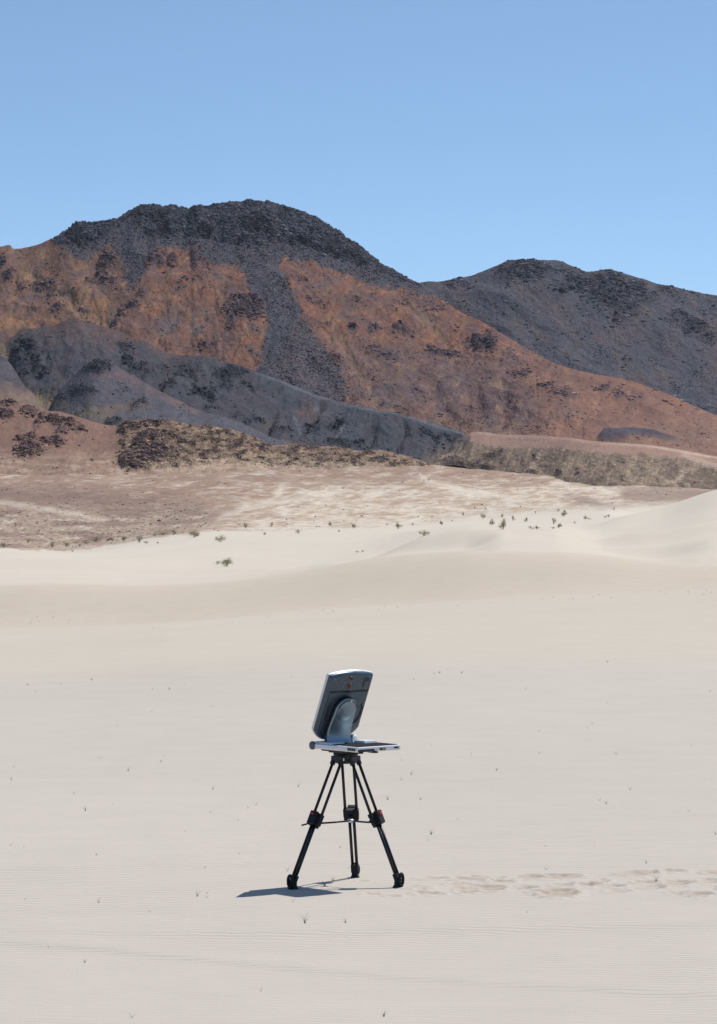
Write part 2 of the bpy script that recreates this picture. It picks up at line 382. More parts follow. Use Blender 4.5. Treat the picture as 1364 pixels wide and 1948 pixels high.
    f.mix(smp(dk, wX, wY) * .75, (130, 106, 94))
    dk2 = poly([(390, 985), (410, 970), (455, 962), (440, 985), (400, 1000)], 4); f.mix(smp(dk2, wX, wY) * .6, (150, 128, 117))
    dk3 = poly([(1070, 938), (1110, 946), (1180, 968), (1160, 972), (1110, 960)], 4); f.mix(smp(dk3, wX, wY) * .7, (132, 110, 98))
    f.mix(smp(poly([(1180, 930), (1364, 928), (1364, 945), (1240, 958), (1190, 950)], 5), wX, wY) * .6, (138, 118, 106))
    sp = fbm(XP * .12, YP * .35, 3, 66)
    zone = smp(poly([(-400, 960), (0, 965), (400, 960), (400, 1000), (250, 1030), (150, 1040), (-400, 1042)], 8), wX, wY)
    f.mix(zone * .55, (158, 134, 117)); f.mix(zone * sstep(.08, .3, fbm(XP * .022 - .02 * YP, YP * .13, 5, 67, .62)) * .75, (203, 189, 170))
    f.mix(zone * sstep(.02, .25, sp) * .6, (118, 106, 92)); f.mix(sstep(500, 350, XP) * sstep(925, 945, YP) * sstep(.05, .25, fbm(XP * .012 - .03 * YP, YP * .09, 4, 167)) * .55, (128, 104, 94))
    f.mix((1 - zone) * sstep(.3, .5, sp) * .35 * sstep(1000, 930, YP), (128, 108, 94))
    for pts, w, s in (([(600, 935), (665, 970), (640, 985), (560, 1005)], 4, .6), ([(800, 903), (815, 918), (850, 925), (900, 935), (960, 945), (975, 960)], 4, .8),
                   ([(1050, 917), (1130, 930), (1180, 942)], 3, .8), ([(0, 955), (90, 968), (200, 990)], 4, .6), ([(860, 935), (905, 940), (950, 944)], 5, .6),
                   ([(420, 985), (470, 965), (560, 950), (650, 935)], 5, .6)):
        f.mix(smp(stroke(pts, w, 2), wX, wY) * s, (218, 206, 190))
    g = np.clip(gr, 0, 1)[..., None]
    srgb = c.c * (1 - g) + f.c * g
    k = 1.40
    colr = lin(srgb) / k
    P = np.stack([Px, Py, z], -1)
    yw = (yv > 255) & (yv < 960) & (XP > -300) & (XP < 1690)
    dn = yw * np.clip(gr, 0, 1) * (.10 + 1.0 * zone + .8 * smp(dk, wX, wY) + .25 * sstep(0, .3, sp)) * (yv / 500) ** .5
    boulders('rubble', P, colr * .75, dn, .025 + .00014 * yv, 5500, 430, .6, 1.3)
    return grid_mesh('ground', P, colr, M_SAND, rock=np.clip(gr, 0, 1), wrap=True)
build_ground()

def ground_point(X, Y, dmin=10, dmax=1200):
    """the point of the ground seen at photo pixel X, Y"""
    d = np.concatenate([np.arange(dmin, 60, .02), np.arange(60, dmax, .25)])
    z = col_z(np.array([float(X)]), d)[:, 0]
    x = (X - HX) / FX * d
    yi = HY - (z - CH) * FX / d
    dz, _ = ground_detail(x, d, np.full_like(d, X), yi)
    z = z + dz; yi = HY - (z - CH) * FX / d
    k = np.argmax(yi <= Y)
    return Vector((x[k], d[k], z[k]))

# ------------------------------------------------------------------ hills and mountains
def hill(name, x0, x1, crest, base, dc, db, paint, relief, gexp=1.15, rows=200, back=90, step=1.7, backdrop=40, cr=0.35, rocks=None):
    X = np.arange(x0, x1, step); nX = len(X)
    C = curve(crest, X); B = curve(base, X); DC = curve(dc, X); DB = curve(db, X)
    v = np.linspace(0, 1, rows)[:, None]
    d = DB + (DC - DB) * v
    Y = B + (C - B) * (v ** gexp)
    XX = np.broadcast_to(X, Y.shape)
    zf = zl(Y, d)
    x = (XX - HX) / FX * d
    rel, rk = relief(XX, Y, x, d, v)
    edge = sstep(0, .06, v) * (cr + (1 - cr) * sstep(0, .14, 1 - v))
    z = zf + rel * edge
    c = paint(XX, Y, x, d, v)
    # back slope
    vb = np.linspace(0, 1, 14)[1:, None]
    d2 = DC + back * vb; x2 = (X - HX) / FX * DC + 0 * vb
    z2 = z[-1] - backdrop * vb ** 1.4 + 0 * x2
    Pf = np.stack([x, d, z], -1); Pb = np.stack([x2, d2 + 0 * x2, z2], -1)
    P = np.concatenate([Pf, Pb], 0)
    cc = np.concatenate([c, np.repeat(c[-1:], 13, 0)], 0)
    rr = np.concatenate([rk, np.repeat(rk[-1:], 13, 0)], 0)
    if rocks is not None:
        for nm, n, seed, lo, hi, fn in rocks:
            de, sz, cm = fn(XX, Y); boulders(nm, Pf, c if cm is None else c * cm[..., None], de * (v > .01), sz, n, seed, lo, hi)
    return grid_mesh(name, P, cc, M_ROCK, rock=rr)

def warp(X, Y, a, s, seed):
    return X + a * fbm(X * s, Y * s, 3, seed), Y + a * fbm(X * s, Y * s, 3, seed + 50)

def drain(X, Y, s=1.0, sd=500):
    wx = X + 16 * fbm(X * .012, Y * .012, 3, sd) + .25 * Y; wy = Y + 14 * fbm(X * .02, Y * .02, 2, sd + 4)
    a = np.clip(1 - 9 * np.abs(perlin(wx * .022 * s, wy * .007 * s, sd + 1)), 0, 1)
    b = np.clip(1 - 8 * np.abs(perlin((wx - .6 * wy) * .045 * s, wy * .014 * s, sd + 2)), 0, 1)
    return np.maximum(a, .7 * b) * sstep(-.15, .3, fbm(X * .014, Y * .014, 3, sd + 3))

# --- far dark hill on the right
CR_F = [(600, 620), (700, 560), (760, 542), (808, 538), (839, 537), (870, 533), (898, 526), (937, 509), (970, 497), (996, 495), (1030, 497), (1052, 496),
        (1091, 508), (1117, 518), (1147, 516), (1168, 518), (1224, 532), (1245, 539), (1322, 556), (1364, 562), (1500, 590), (1760, 660)]
craF = blobs([(1000, 518, 48, 16), (985, 505, 18, 8), (1100, 540, 24, 20), (1070, 560, 10, 8), (1150, 535, 34, 14), (1165, 558, 34, 24), (1212, 550, 12, 12),
              (1232, 570, 18, 9, .7), (1190, 590, 24, 14, .6), (1325, 625, 20, 13), (1295, 605, 18, 8, .7), (1265, 548, 14, 5), (1350, 645, 15, 6, .6),
              (870, 545, 20, 8, .5), (900, 552, 12, 6, .5), (1180, 606, 8, 4), (1060, 520, 30, 6, .7)], 3)
def relF(X, Y, x, d, v):
    wx, wy = warp(X, Y, 10, .04, 70); cm = smp(craF, wx, wy)
    r = 4.5 * fbm(x * .012, d * .008, 3, 71) + 2.6 * ridged(x * .03 + d * .01, d * .008, 4, 72) - .9 - .5 * drain(X, Y, .9, 540)
    r = r + cm * 2.6 * ridged(x * .11, d * .09, 5, 73, .7) + (.25 + .5 * cm) * fbm(x * .6, d * .45, 3, 74)
    return r, .5 + .5 * cm
def paiF(X, Y, x, d, v):
    wx, wy = warp(X, Y, 10, .04, 70); cm = smp(craF, wx, wy)
    c = Paint(X.shape, (84, 84, 93))
    c.mix(sstep(-.05, .4, fbm(X * .012, Y * .012, 4, 75)) * .75, (106, 88, 90))
    c.mix(sstep(.0, .4, fbm(X * .04 - .03 * Y, Y * .012, 4, 76)) * .6, (110, 93, 90))
    c.mix(sstep(0, .4, fbm(X * .03, Y * .03, 4, 77)) * .45, (72, 78, 88))
    c.mix(cm * .6 * sstep(-.4, .2, fbm(X * .08, Y * .08, 3, 79)), (58, 60, 70))
    c.mix(sstep(.2, .45, fbm(X * .22, Y * .26, 3, 78)) * .6, (120, 120, 128)); c.mix(sstep(.15, .4, fbm(X * .2, Y * .22, 3, 178)) * .5, (64, 66, 76)); c.mix(cm * sstep(-.35, .1, fbm(X * .12, Y * .12, 3, 278)) * .8, (40, 42, 52)); c.mix(cm * sstep(.15, .35, fbm(X * .18, Y * .18, 3, 279)) * .6, (116, 112, 116))
    c.mix(smp(stroke([(1320, 602), (1345, 612), (1400, 622)], 3), X, Y) * .5, (120, 98, 92))
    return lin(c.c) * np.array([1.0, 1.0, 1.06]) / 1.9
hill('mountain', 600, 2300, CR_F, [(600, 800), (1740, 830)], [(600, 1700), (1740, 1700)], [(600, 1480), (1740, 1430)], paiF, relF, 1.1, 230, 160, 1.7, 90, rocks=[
    ('boulders', 34000, 401, .7, 2.3, lambda X, Y: ((.25 + sstep(-.1, .3, fbm(X * .02, Y * .02, 4, 410))) * 1.0, .23 + 0 * X, None)),
    ('boulders', 10000, 402, .8, 2.6, lambda X, Y: (smp(craF, *warp(X, Y, 26, .03, 70)) * sstep(-.3, .25, fbm(X * .07, Y * .07, 3, 416)) + .06 * sstep(.1, .3, fbm(X * .04, Y * .04, 3, 417)), (.6 + 0 * X), None))])

# --- main mountain
CR_E = [(-400, 560), (-200, 505), (-60, 478), (0, 470), (18, 467), (26, 473), (59, 469), (87, 460), (121, 439), (144, 425), (159, 423), (180, 424), (221, 417), (241, 407),
        (257, 397), (292, 390), (310, 393), (323, 390), (350, 396), (360, 397), (373, 392), (396, 394), (417, 389), (450, 383), (484, 381), (520, 383),
        (535, 389), (563, 397), (597, 411), (617, 424), (643, 437), (668, 455), (690, 469), (706, 481), (729, 499), (757, 517), (788, 534), (805, 546),
        (819, 558), (844, 573), (875, 594), (937, 622), (975, 645), (1030, 679), (1078, 698), (1129, 711), (1194, 723), (1245, 741), (1283, 756),
        (1322, 773), (1364, 790), (1450, 812), (1740, 860)]
darkE = poly([(80, 440), (120, 380), (500, 350), (700, 440), (812, 545), (860, 590), (815, 566), (790, 556), (770, 548), (735, 540), (700, 536), (670, 522), (640, 514),
              (600, 507), (560, 500), (532, 498), (530, 515), (536, 530), (548, 548), (556, 570), (575, 598), (590, 640), (612, 668), (640, 700), (660, 740), (650, 790),
              (480, 790), (470, 740), (492, 690), (506, 650), (508, 612), (494, 588), (472, 566), (471, 540), (452, 530), (463, 512), (461, 500), (442, 500), (415, 512),
              (402, 516), (386, 502), (370, 484), (345, 478), (308, 476), (298, 480), (284, 492), (274, 512), (275, 532), (262, 552), (240, 570), (222, 590), (214, 618),
              (204, 614), (210, 590), (226, 574), (241, 560), (243, 545), (238, 520), (231, 502), (218, 482), (205, 470), (190, 476), (170, 484), (148, 486), (130, 476), (108, 468)], 3)
scrE = poly([(560, 600), (600, 640), (625, 680), (690, 730), (730, 775), (560, 790), (540, 700)], 10)
cragE = poly([(85, 440), (120, 390), (500, 350), (710, 440), (800, 545), (740, 520), (690, 505), (640, 488), (590, 475), (555, 462), (500, 458), (440, 462), (400, 458), (330, 458), (290, 450), (262, 440),
              (245, 420), (232, 420), (215, 428), (205, 445), (190, 462), (160, 464), (130, 458), (105, 462)], 5)
blkE = blobs([(140, 440, 16, 12), (160, 452, 30, 5), (485, 425, 20, 14), (505, 430, 10, 10), (455, 452, 12, 7), (390, 440, 14, 14), (420, 425, 10, 9), (365, 415, 8, 14),
              (570, 460, 22, 8), (620, 470, 26, 7), (660, 480, 26, 8), (690, 492, 20, 6), (540, 405, 14, 9), (310, 440, 16, 12), (295, 410, 18, 10), (260, 410, 12, 10), (600, 440, 16, 8, .6), (640, 455, 22, 9, .7)], 2)
outE = blobs([(205, 497, 18, 12), (193, 521, 9, 9), (173, 535, 10, 8), (207, 538, 15, 6), (218, 548, 3, 12), (82, 537, 20, 11), (98, 562, 10, 8), (17, 520, 9, 9), (3, 495, 5, 12), (42, 540, 8, 5), (66, 598, 5, 3),
              (108, 594, 11, 4), (104, 604, 4, 3), (161, 592, 6, 5), (295, 500, 13, 11), (301, 508, 8, 8), (329, 500, 10, 9), (374, 478, 9, 5), (371, 500, 5, 24), (381, 505, 10, 12, .7), (388, 508, 12, 14, .5),
              (465, 590, 34, 12), (450, 604, 22, 14), (480, 606, 22, 13), (441, 625, 8, 6), (380, 545, 8, 3), (352, 545, 5, 4), (233, 590, 5, 12), (247, 582, 14, 8, .8), (222, 612, 8, 7), (270, 562, 5, 6),
              (912, 650, 24, 12), (905, 643, 12, 8), (928, 660, 14, 8), (848, 668, 28, 6), (826, 662, 12, 5), (765, 628, 12, 6, .8), (768, 632, 20, 7, .6), (740, 683, 20, 7, .8), (708, 668, 6, 5), (720, 660, 8, 3, .8),
              (718, 628, 7, 4), (832, 588, 10, 6, .8), (815, 580, 14, 8, .5), (930, 632, 8, 4), (709, 563, 6, 4), (690, 579, 4, 3), (757, 573, 8, 5, .6), (775, 570, 6, 5, .7),
              (985, 712, 20, 3, .7), (1000, 705, 4, 3), (1148, 738, 14, 3.5), (1178, 749, 10, 7, .8), (1200, 758, 30, 3, .6), (1068, 745, 22, 3, .8, ), (1045, 733, 14, 5, .7), (1085, 758, 14, 3, .7),
              (588, 574, 7, 4), (607, 580, 6, 4), (680, 575, 8, 4), (622, 624, 6, 5), (672, 632, 8, 4), (640, 690, 8, 8, .8), (565, 543, 14, 4, .8), (540, 560, 5, 4), (500, 490, 3, 3), (720, 845, 2, 2), (375, 660, 30, 3, .6), (400, 655, 24, 3, .6)], 1.5)
gryE = blobs([(318, 622, 18, 16), (325, 610, 20, 8), (384, 622, 18, 7), (372, 636, 14, 7), (395, 605, 6, 10, .7), (410, 535, 8, 14, .7), (460, 515, 10, 8), (620, 545, 20, 10, .5), (700, 565, 20, 8, .4),
              (815, 610, 6, 6, .9), (822, 622, 8, 5, .9), (800, 602, 6, 5, .9), (790, 590, 6, 5, .8), (690, 750, 22, 6), (730, 742, 26, 5), (790, 742, 16, 3), (736, 770, 20, 9), (783, 757, 10, 5)], 3)
lilE = poly([(590, 640), (640, 660), (720, 660), (800, 662), (880, 690), (960, 705), (1020, 735), (1030, 790), (980, 820), (900, 812), (850, 790), (790, 780), (740, 770), (700, 750), (650, 700)], 14)
pnkE = poly([(900, 620), (1000, 650), (1400, 780), (1400, 880), (950, 880), (900, 830), (980, 790), (1050, 760), (1000, 720), (930, 690)], 16)
knobE = poly([(1138, 836), (1150, 822), (1172, 817), (1200, 816), (1240, 824), (1300, 838), (1250, 838), (1210, 832), (1190, 842), (1150, 842)], 2)
ochE = poly([(-400, 480), (0, 470), (110, 468), (240, 500), (245, 560), (205, 620), (100, 620), (0, 700), (-400, 700)], 14)
foldE = [stroke([(835, 760), (850, 790), (870, 815)], 9, 6), stroke([(905, 752), (915, 770), (925, 805)], 9, 6), stroke([(960, 755), (965, 785), (950, 812)], 9, 6), stroke([(1015, 790), (1070, 800), (1100, 825)], 8, 6)]
gulE = [stroke([(30, 475), (60, 520), (105, 560), (160, 600), (205, 622)], 9, 4), stroke([(355, 570), (330, 610), (300, 640)], 6, 4), stroke([(450, 500), (410, 580), (350, 660)], 7, 4),
        stroke([(760, 560), (800, 600), (850, 650)], 8, 4), stroke([(640, 640), (690, 720), (720, 770)], 10, 5), stroke([(262, 552), (230, 590), (205, 622)], 8, 4)]
def relE(X, Y, x, d, v):
    wx, wy = warp(X, Y, 9, .05, 80)
    wx, wy = warp(wx, wy, 5, .15, 180); dk = smp(darkE, wx, wy); cg = smp(cragE, wx, wy); bk = smp(blkE, wx, wy); ot = smp(outE, wx, wy) * sstep(-.45, .0, fbm(X * .12, Y * .12, 3, 189))
    r = 3.5 * fbm(x * .010, d * .010, 3, 81) + 2.6 * ridged(x * .028 + d * .006, d * .010, 3, 82) * (1 - .5 * cg) - .8
    r = r + (1 - dk) * .9 * ridged(x * .09 + d * .02, d * .025, 4, 83)
    r = r + cg * (3.4 * ridged(x * .075, d * .034, 5, 84, .68) + 1.6 * ridged(x * .3, d * .10, 3, 89, .7)) - 1.6 * cg - bk * 2.6 * sstep(-.3, .2, fbm(X * .1, Y * .1, 2, 88))
    r = r + ot * (.4 + 1.6 * ridged(x * .2, d * .07, 4, 85, .7)) + (.22 + .3 * ot + .3 * cg) * fbm(x * .7, d * .5, 3, 86)
    r = r - .45 * drain(X, Y) * (1 - cg)
    for g in gulE: r = r - 1.3 * smp(g, wx, wy)
    for g in foldE: r = r - 2.2 * smp(g, wx, wy)
    smooth = sstep(980, 1080, X)
    r = r * (1 - .55 * smooth) + smp(knobE, X, Y) * 1.5
    return r, np.clip(.42 + .58 * cg + .5 * ot + .15 * dk - .25 * smooth, 0, 1)
def paiE(X, Y, x, d, v):
    wx, wy = warp(X, Y, 9, .05, 80); wx2, wy2 = warp(X, Y, 5, .15, 180); wx = wx + wx2 - X; wy = wy + wy2 - Y
    c = Paint(X.shape, (140, 88, 64))
    c.mix(sstep(-.3, .3, fbm(X * .02, Y * .02, 4, 90)) * .5, (150, 100, 66))
    c.mix(smp(ochE, wx, wy) * .75, (142, 103, 70))
    c.mix(smp(ochE, wx, wy) * sstep(.0, .4, fbm(X * .04, Y * .05, 4, 97)) * .7, (126, 105, 78))
    c.mix(smp(pnkE, wx, wy) * .7, (148, 110, 95))
    c.mix(smp(lilE, wx, wy) * .9, (98, 81, 86))
    c.mix(smp(lilE, wx, wy) * sstep(0, .4, fbm(X * .02, Y * .04, 4, 98)) * .6, (122, 98, 88))
    c.mix(sstep(.0, .35, fbm(X * .045 + 3, Y * .06, 5, 91, .62)) * .62 * (1 - .6 * sstep(950, 1050, X)), (96, 72, 74))
    c.mix(sstep(.1, .4, fbm(X * .05 + Y * .03, Y * .035, 4, 92)) * .6 * (1 - .6 * sstep(960, 1080, X)), (166, 130, 94))
    c.mix(sstep(.0, .35, fbm(X * .02 - .01 * Y, Y * .02, 4, 93)) * .5 * (1 - .7 * sstep(980, 1080, X)), (116, 86, 80))
    cr2 = sstep(760, 812, Y) * sstep(1000, 900, X) * sstep(700, 780, X)
    c.mix(cr2 * .6, (138, 112, 92))
    rg = .62 * fbm(X * .06, Y * .04, 5, 190, .68)
    dkm = blur(darkE, 6); dk = sstep(.24, .76, smp(dkm, wx, wy) + rg); cg = smp(cragE, wx, wy)
    D = Paint(X.shape, (80, 83, 92))
    D.mix(sstep(-.2, .3, fbm(X * .03, Y * .015, 4, 94)) * .7, (98, 86, 93))
    D.mix(sstep(.1, .5, fbm(X * .06, Y * .02, 4, 95)) * .4, (108, 90, 86))
    D.mix(cg * .45, (70, 73, 82))
    D.mix((.3 + .7 * cg) * sstep(.06, .34, fbm(X * .16, Y * .2, 3, 96, .6)) * .7, (120, 121, 126)); D.mix(sstep(.06, .3, fbm(X * .2, Y * .22, 3, 196)) * .5, (60, 63, 74)); D.mix(sstep(-.05, .35, ridged(X * .035 + .01 * Y, Y * .01, 3, 296) - .35) * .4 * (1 - cg), (104, 92, 94))  # pale crag specks put sunlit rock facets into the colour
    D.mix(smp(blkE, wx, wy) * .8, (42, 44, 54))
    k = np.clip(dk, 0, 1)[..., None]; c.c = c.c * (1 - k) + D.c * np.array([.85, .87, .91]) * k
    clu = sstep(-.15, .25, fbm(X * .018, Y * .022, 3, 291)) * (1 - .75 * sstep(960, 1080, X)); c.mix(sstep(.12, .26, fbm(X * .17, Y * .22, 3, 191)) * .75 * clu, (84, 70, 76)); c.mix(sstep(.05, .3, ridged(X * .03 + Y * .02, Y * .018, 4, 192) - .45) * .4 * (1 - dk), (164, 130, 98))
    c.mix(sstep(.0, .3, fbm((X + Y) * .035, (Y - .3 * X) * .012, 4, 193)) * .35 * (1 - dk) * sstep(1100, 950, X), (108, 80, 78))
    c.mix(smp(scrE, wx, wy) * .5 * sstep(-.2, .3, fbm(X * .1, Y * .06, 3, 99)), (116, 92, 88))
    mv = sstep(-.02, .3, fbm(X * .022 + 4, Y * .03 + .01 * X, 5, 601, .6)) * (1 - dk); c.mix(mv * .55 * (1 - .5 * sstep(1000, 1150, X)), (98, 82, 86))
    c.mix(sstep(1050, 1330, X) * sstep(770, 830, Y) * .6, (150, 120, 102))
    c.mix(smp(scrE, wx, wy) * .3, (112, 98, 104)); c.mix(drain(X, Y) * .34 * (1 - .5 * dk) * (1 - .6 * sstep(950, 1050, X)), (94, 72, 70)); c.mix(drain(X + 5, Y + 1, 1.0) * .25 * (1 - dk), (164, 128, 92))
    c.mix(sstep(.05, .6, smp(blur(outE, 5), wx, wy) + .3 * fbm(X * .06, Y * .06, 4, 289, .65)) * .55, (104, 80, 82)); c.mix(smp(outE, wx, wy) * .9 * sstep(-.5, -.1, fbm(X * .12, Y * .12, 3, 189)), (76, 60, 70)); c.mix(sstep(-.15, .25, fbm(X * .03 + 9, Y * .025, 5, 292, .6)) * .55 * (1 - dk) * (1 - .6 * sstep(980, 1080, X)), (106, 78, 72)); c.mix(smp(outE, wx, wy) * sstep(.12, .3, fbm(X * .2, Y * .2, 3, 289)) * .7, (118, 104, 110)); c.mix(smp(gryE, wx, wy) * .7, (92, 88, 96))
    c.mix(sstep(.30, .45, fbm(X * .35, Y * .35, 2, 87)) * .4, (135, 125, 125))
    for g, s in zip(gulE, (.4, .2, .2, .35, .3, .3)): c.mix(smp(g, wx, wy) * s, (160, 132, 100))
    c.mix(smp(knobE, X, Y) * .9, (74, 72, 84))
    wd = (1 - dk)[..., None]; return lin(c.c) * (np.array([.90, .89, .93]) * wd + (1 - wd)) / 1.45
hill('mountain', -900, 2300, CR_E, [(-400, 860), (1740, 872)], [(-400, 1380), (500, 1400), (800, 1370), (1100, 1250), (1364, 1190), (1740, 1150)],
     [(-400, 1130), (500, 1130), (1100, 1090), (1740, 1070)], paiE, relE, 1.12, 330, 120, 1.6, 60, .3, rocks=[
    ('boulders', 34000, 403, .7, 2.2, lambda X, Y: (smp(blur(darkE, 8), *warp(X, Y, 12, .05, 80)) ** 1.5 * (.35 + sstep(-.3, .2, fbm(X * .03, Y * .012, 4, 440))) + .5 * smp(scrE, X, Y), .20 + 0 * X, None)),
    ('boulders', 13000, 404, .8, 2.5, lambda X, Y: (smp(cragE, *warp(X, Y, 9, .05, 80)) * sstep(-.25, .2, fbm(X * .06, Y * .06, 3, 411)), .36 + 0 * X, None)),
    ('boulders', 6500, 405, 1.0, 2.2, lambda X, Y: (smp(outE, *warp(X, Y, 16, .06, 80)) * sstep(-.35, .25, fbm(X * .09, Y * .09, 3, 418)) + .02 * sstep(.05, .3, fbm(X * .03, Y * .03, 3, 419)), .40 + 0 * X, None)),
    ('boulders', 22000, 406, .5, 1.05, lambda X, Y: (sstep(.0, .4, fbm(X * .025, Y * .03, 4, 412)) * sstep(1150, 1000, X) + .06, .20 + 0 * X, None))])

# --- dark grey ridge in front
CR_3 = [(-400, 700), (-200, 690), (-40, 665), (10, 648), (26, 640), (51, 627), (103, 619), (139, 606), (164, 611), (205, 621), (241, 635), (277, 650), (313, 667), (350, 674), (386, 676),
        (417, 685), (450, 694), (479, 703), (520, 718), (561, 735), (597, 749), (638, 760), (680, 770), (726, 782), (783, 794), (834, 808), (870, 819), (884, 826), (892, 837), (898, 856), (912, 905)]
crag3 = blobs([(50, 655, 16, 7), (60, 668, 14, 10), (33, 680, 10, 12), (65, 700, 12, 14), (80, 712, 10, 8), (48, 715, 8, 6), (92, 678, 6, 4), (240, 655, 16, 7), (240, 680, 10, 8), (262, 702, 18, 7), (280, 708, 8, 6), (250, 690, 8, 5),
               (445, 705, 26, 9), (435, 716, 22, 9), (430, 732, 14, 6), (480, 738, 7, 6), (465, 728, 10, 4), (385, 745, 22, 7), (365, 705, 10, 10), (400, 755, 14, 4), (375, 735, 10, 5), (345, 700, 12, 14, .6), (320, 735, 14, 16, .6), (415, 710, 12, 10, .7),
               (595, 803, 14, 6), (600, 818, 10, 6), (640, 812, 22, 4), (650, 806, 12, 3), (530, 818, 24, 5, .8), (485, 800, 16, 5, .8), (450, 790, 12, 5, .6), (830, 829, 14, 3), (845, 832, 18, 3), (808, 826, 10, 3), (410, 777, 20, 3, .7), (640, 845, 22, 8, .8), (690, 848, 30, 6, .5), (310, 700, 14, 8, .5)], 1.5)
brn3 = blobs([(160, 625, 60, 20), (200, 645, 40, 20, .8), (120, 650, 50, 14, .6), (315, 690, 5, 24, .9), (318, 730, 4, 26, .7), (590, 785, 30, 14, .7), (520, 800, 30, 20, .35), (600, 765, 40, 6, .3), (560, 842, 50, 6, .5), (430, 780, 50, 5, .4)], 4)
gul3 = poly([(-20, 620), (14, 636), (22, 688), (34, 716), (52, 736), (100, 748), (112, 770), (90, 800), (40, 775), (20, 730), (0, 700), (-40, 690)], 4)
fin3 = [stroke([(770, 815), (755, 850), (745, 880)], 7, 5), stroke([(830, 830), (820, 870)], 6, 5), stroke([(710, 815), (700, 850)], 8, 5), stroke([(860, 835), (845, 870)], 6, 5), stroke([(610, 770), (590, 805), (560, 830)], 8, 5), stroke([(345, 690), (300, 740), (290, 770)], 9, 5), stroke([(520, 780), (505, 825)], 8, 5)]
def rel3(X, Y, x, d, v):
    wx, wy = warp(X, Y, 7, .06, 100); wx, wy = warp(wx, wy, 5, .16, 193); ck = smp(crag3, wx, wy) * sstep(-.35, .12, fbm(X * .1 + Y * .05, Y * .16, 4, 194, .65))
    r = 1.8 * fbm(x * .02, d * .018, 3, 101) + 2.0 * ridged(x * .05 + d * .01, d * .012, 4, 102) - .6 + .5 * ridged(x * .2, d * .03, 3, 198)
    r = r - .4 * drain(X, Y, 1.3, 520) + ck * 2.0 * ridged(x * .2, d * .07, 4, 103, .7) + (.12 + .4 * ck) * fbm(x * .8, d * .5, 3, 104)
    for g in fin3: r = r - 1.8 * smp(g, X, Y)
    r = r - 1.5 * smp(gul3, X, Y)
    return r, .35 + .65 * ck
def pai3(X, Y, x, d, v):
    wx, wy = warp(X, Y, 7, .06, 100)
    c = Paint(X.shape, (72, 76, 84))
    c.mix(sstep(-.2, .3, fbm(X * .02, Y * .03, 4, 105)) * .6, (90, 79, 86))
    c.mix(sstep(.1, .5, fbm(X * .05, Y * .04, 4, 106)) * .4, (75, 84, 90))
    c.mix(smp(brn3, wx, wy) * .8, (124, 90, 82)); c.mix(sstep(-.15, .3, fbm(X * .03, Y * .03, 4, 300)) * .5 * sstep(420, 250, X), (104, 84, 90)); cq = curve(CR_3, X[0])[None, :]; c.mix(np.exp(-(np.maximum(Y - cq, 0) / 14.) ** 2) * sstep(420, 300, X) * sstep(-.3, .2, fbm(X * .06, Y * .1, 3, 301)) * .8, (126, 90, 80))
    wx, wy = warp(wx, wy, 5, .16, 193); n3 = sstep(-.35, .12, fbm(X * .1 + Y * .05, Y * .16, 4, 194, .65)); c.mix(sstep(.0, .6, smp(blur(crag3, 5), wx, wy)) * .4, (62, 68, 77)); c.mix(smp(crag3, wx, wy) * .8 * n3, (46, 52, 61))
    c.mix(sstep(.0, .3, fbm(X * .05, Y * .13, 4, 195, .65)) * .45, (60, 65, 74)); c.mix(sstep(.05, .35, fbm(X * .03 + Y * .02, Y * .05, 4, 197)) * .35, (104, 98, 102))
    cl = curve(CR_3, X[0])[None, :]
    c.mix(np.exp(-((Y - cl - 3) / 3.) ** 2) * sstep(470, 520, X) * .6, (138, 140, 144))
    c.mix(np.exp(-(np.maximum(Y - curve(CR_3, X[0])[None, :], 0) / 10.) ** 2) * sstep(520, 420, X) * sstep(-.2, .25, fbm(X * .05, Y * .06, 4, 602, .65)) * .7, (112, 84, 76)); c.mix(sstep(.0, .3, fbm(X * .018 + 2, Y * .045, 5, 603, .6)) * .4, (88, 74, 80))
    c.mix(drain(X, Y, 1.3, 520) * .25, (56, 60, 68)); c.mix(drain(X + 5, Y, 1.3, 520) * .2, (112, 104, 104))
    for pts in ([(560, 798), (572, 816)], [(598, 778), (604, 772)], [(640, 830), (655, 815)]): c.mix(smp(stroke(pts, 3, 1), X, Y) * .6, (130, 138, 142))
    c.mix(smp(stroke([(512, 785), (505, 812)], 4, 3), X, Y) * .4, (130, 115, 105))
    c.mix(smp(gul3, wx, wy) * .9, (150, 124, 96)); c.mix(smp(gul3, wx, wy) * sstep(.1, .35, fbm(X * .12, Y * .12, 3, 107)) * .6, (104, 96, 76))
    c.mix(smp(poly([(905, 835), (880, 842), (845, 858), (805, 876), (805, 910), (920, 910)], 7), wx, wy) * .9, (128, 108, 94))
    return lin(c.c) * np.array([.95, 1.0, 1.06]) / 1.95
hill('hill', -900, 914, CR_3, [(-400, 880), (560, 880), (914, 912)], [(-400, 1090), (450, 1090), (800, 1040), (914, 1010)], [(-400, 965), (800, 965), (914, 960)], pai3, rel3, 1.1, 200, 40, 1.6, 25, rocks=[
    ('boulders', 6000, 407, .9, 2.2, lambda X, Y: (smp(crag3, *warp(X, Y, 14, .06, 100)) * sstep(-.35, .25, fbm(X * .09, Y * .12, 3, 423)) + .012, .27 + 0 * X, None)),
    ('boulders', 5000, 408, .7, 1.5, lambda X, Y: (sstep(.0, .4, fbm(X * .03, Y * .05, 4, 413)) + .1, .12 + 0 * X, None))])

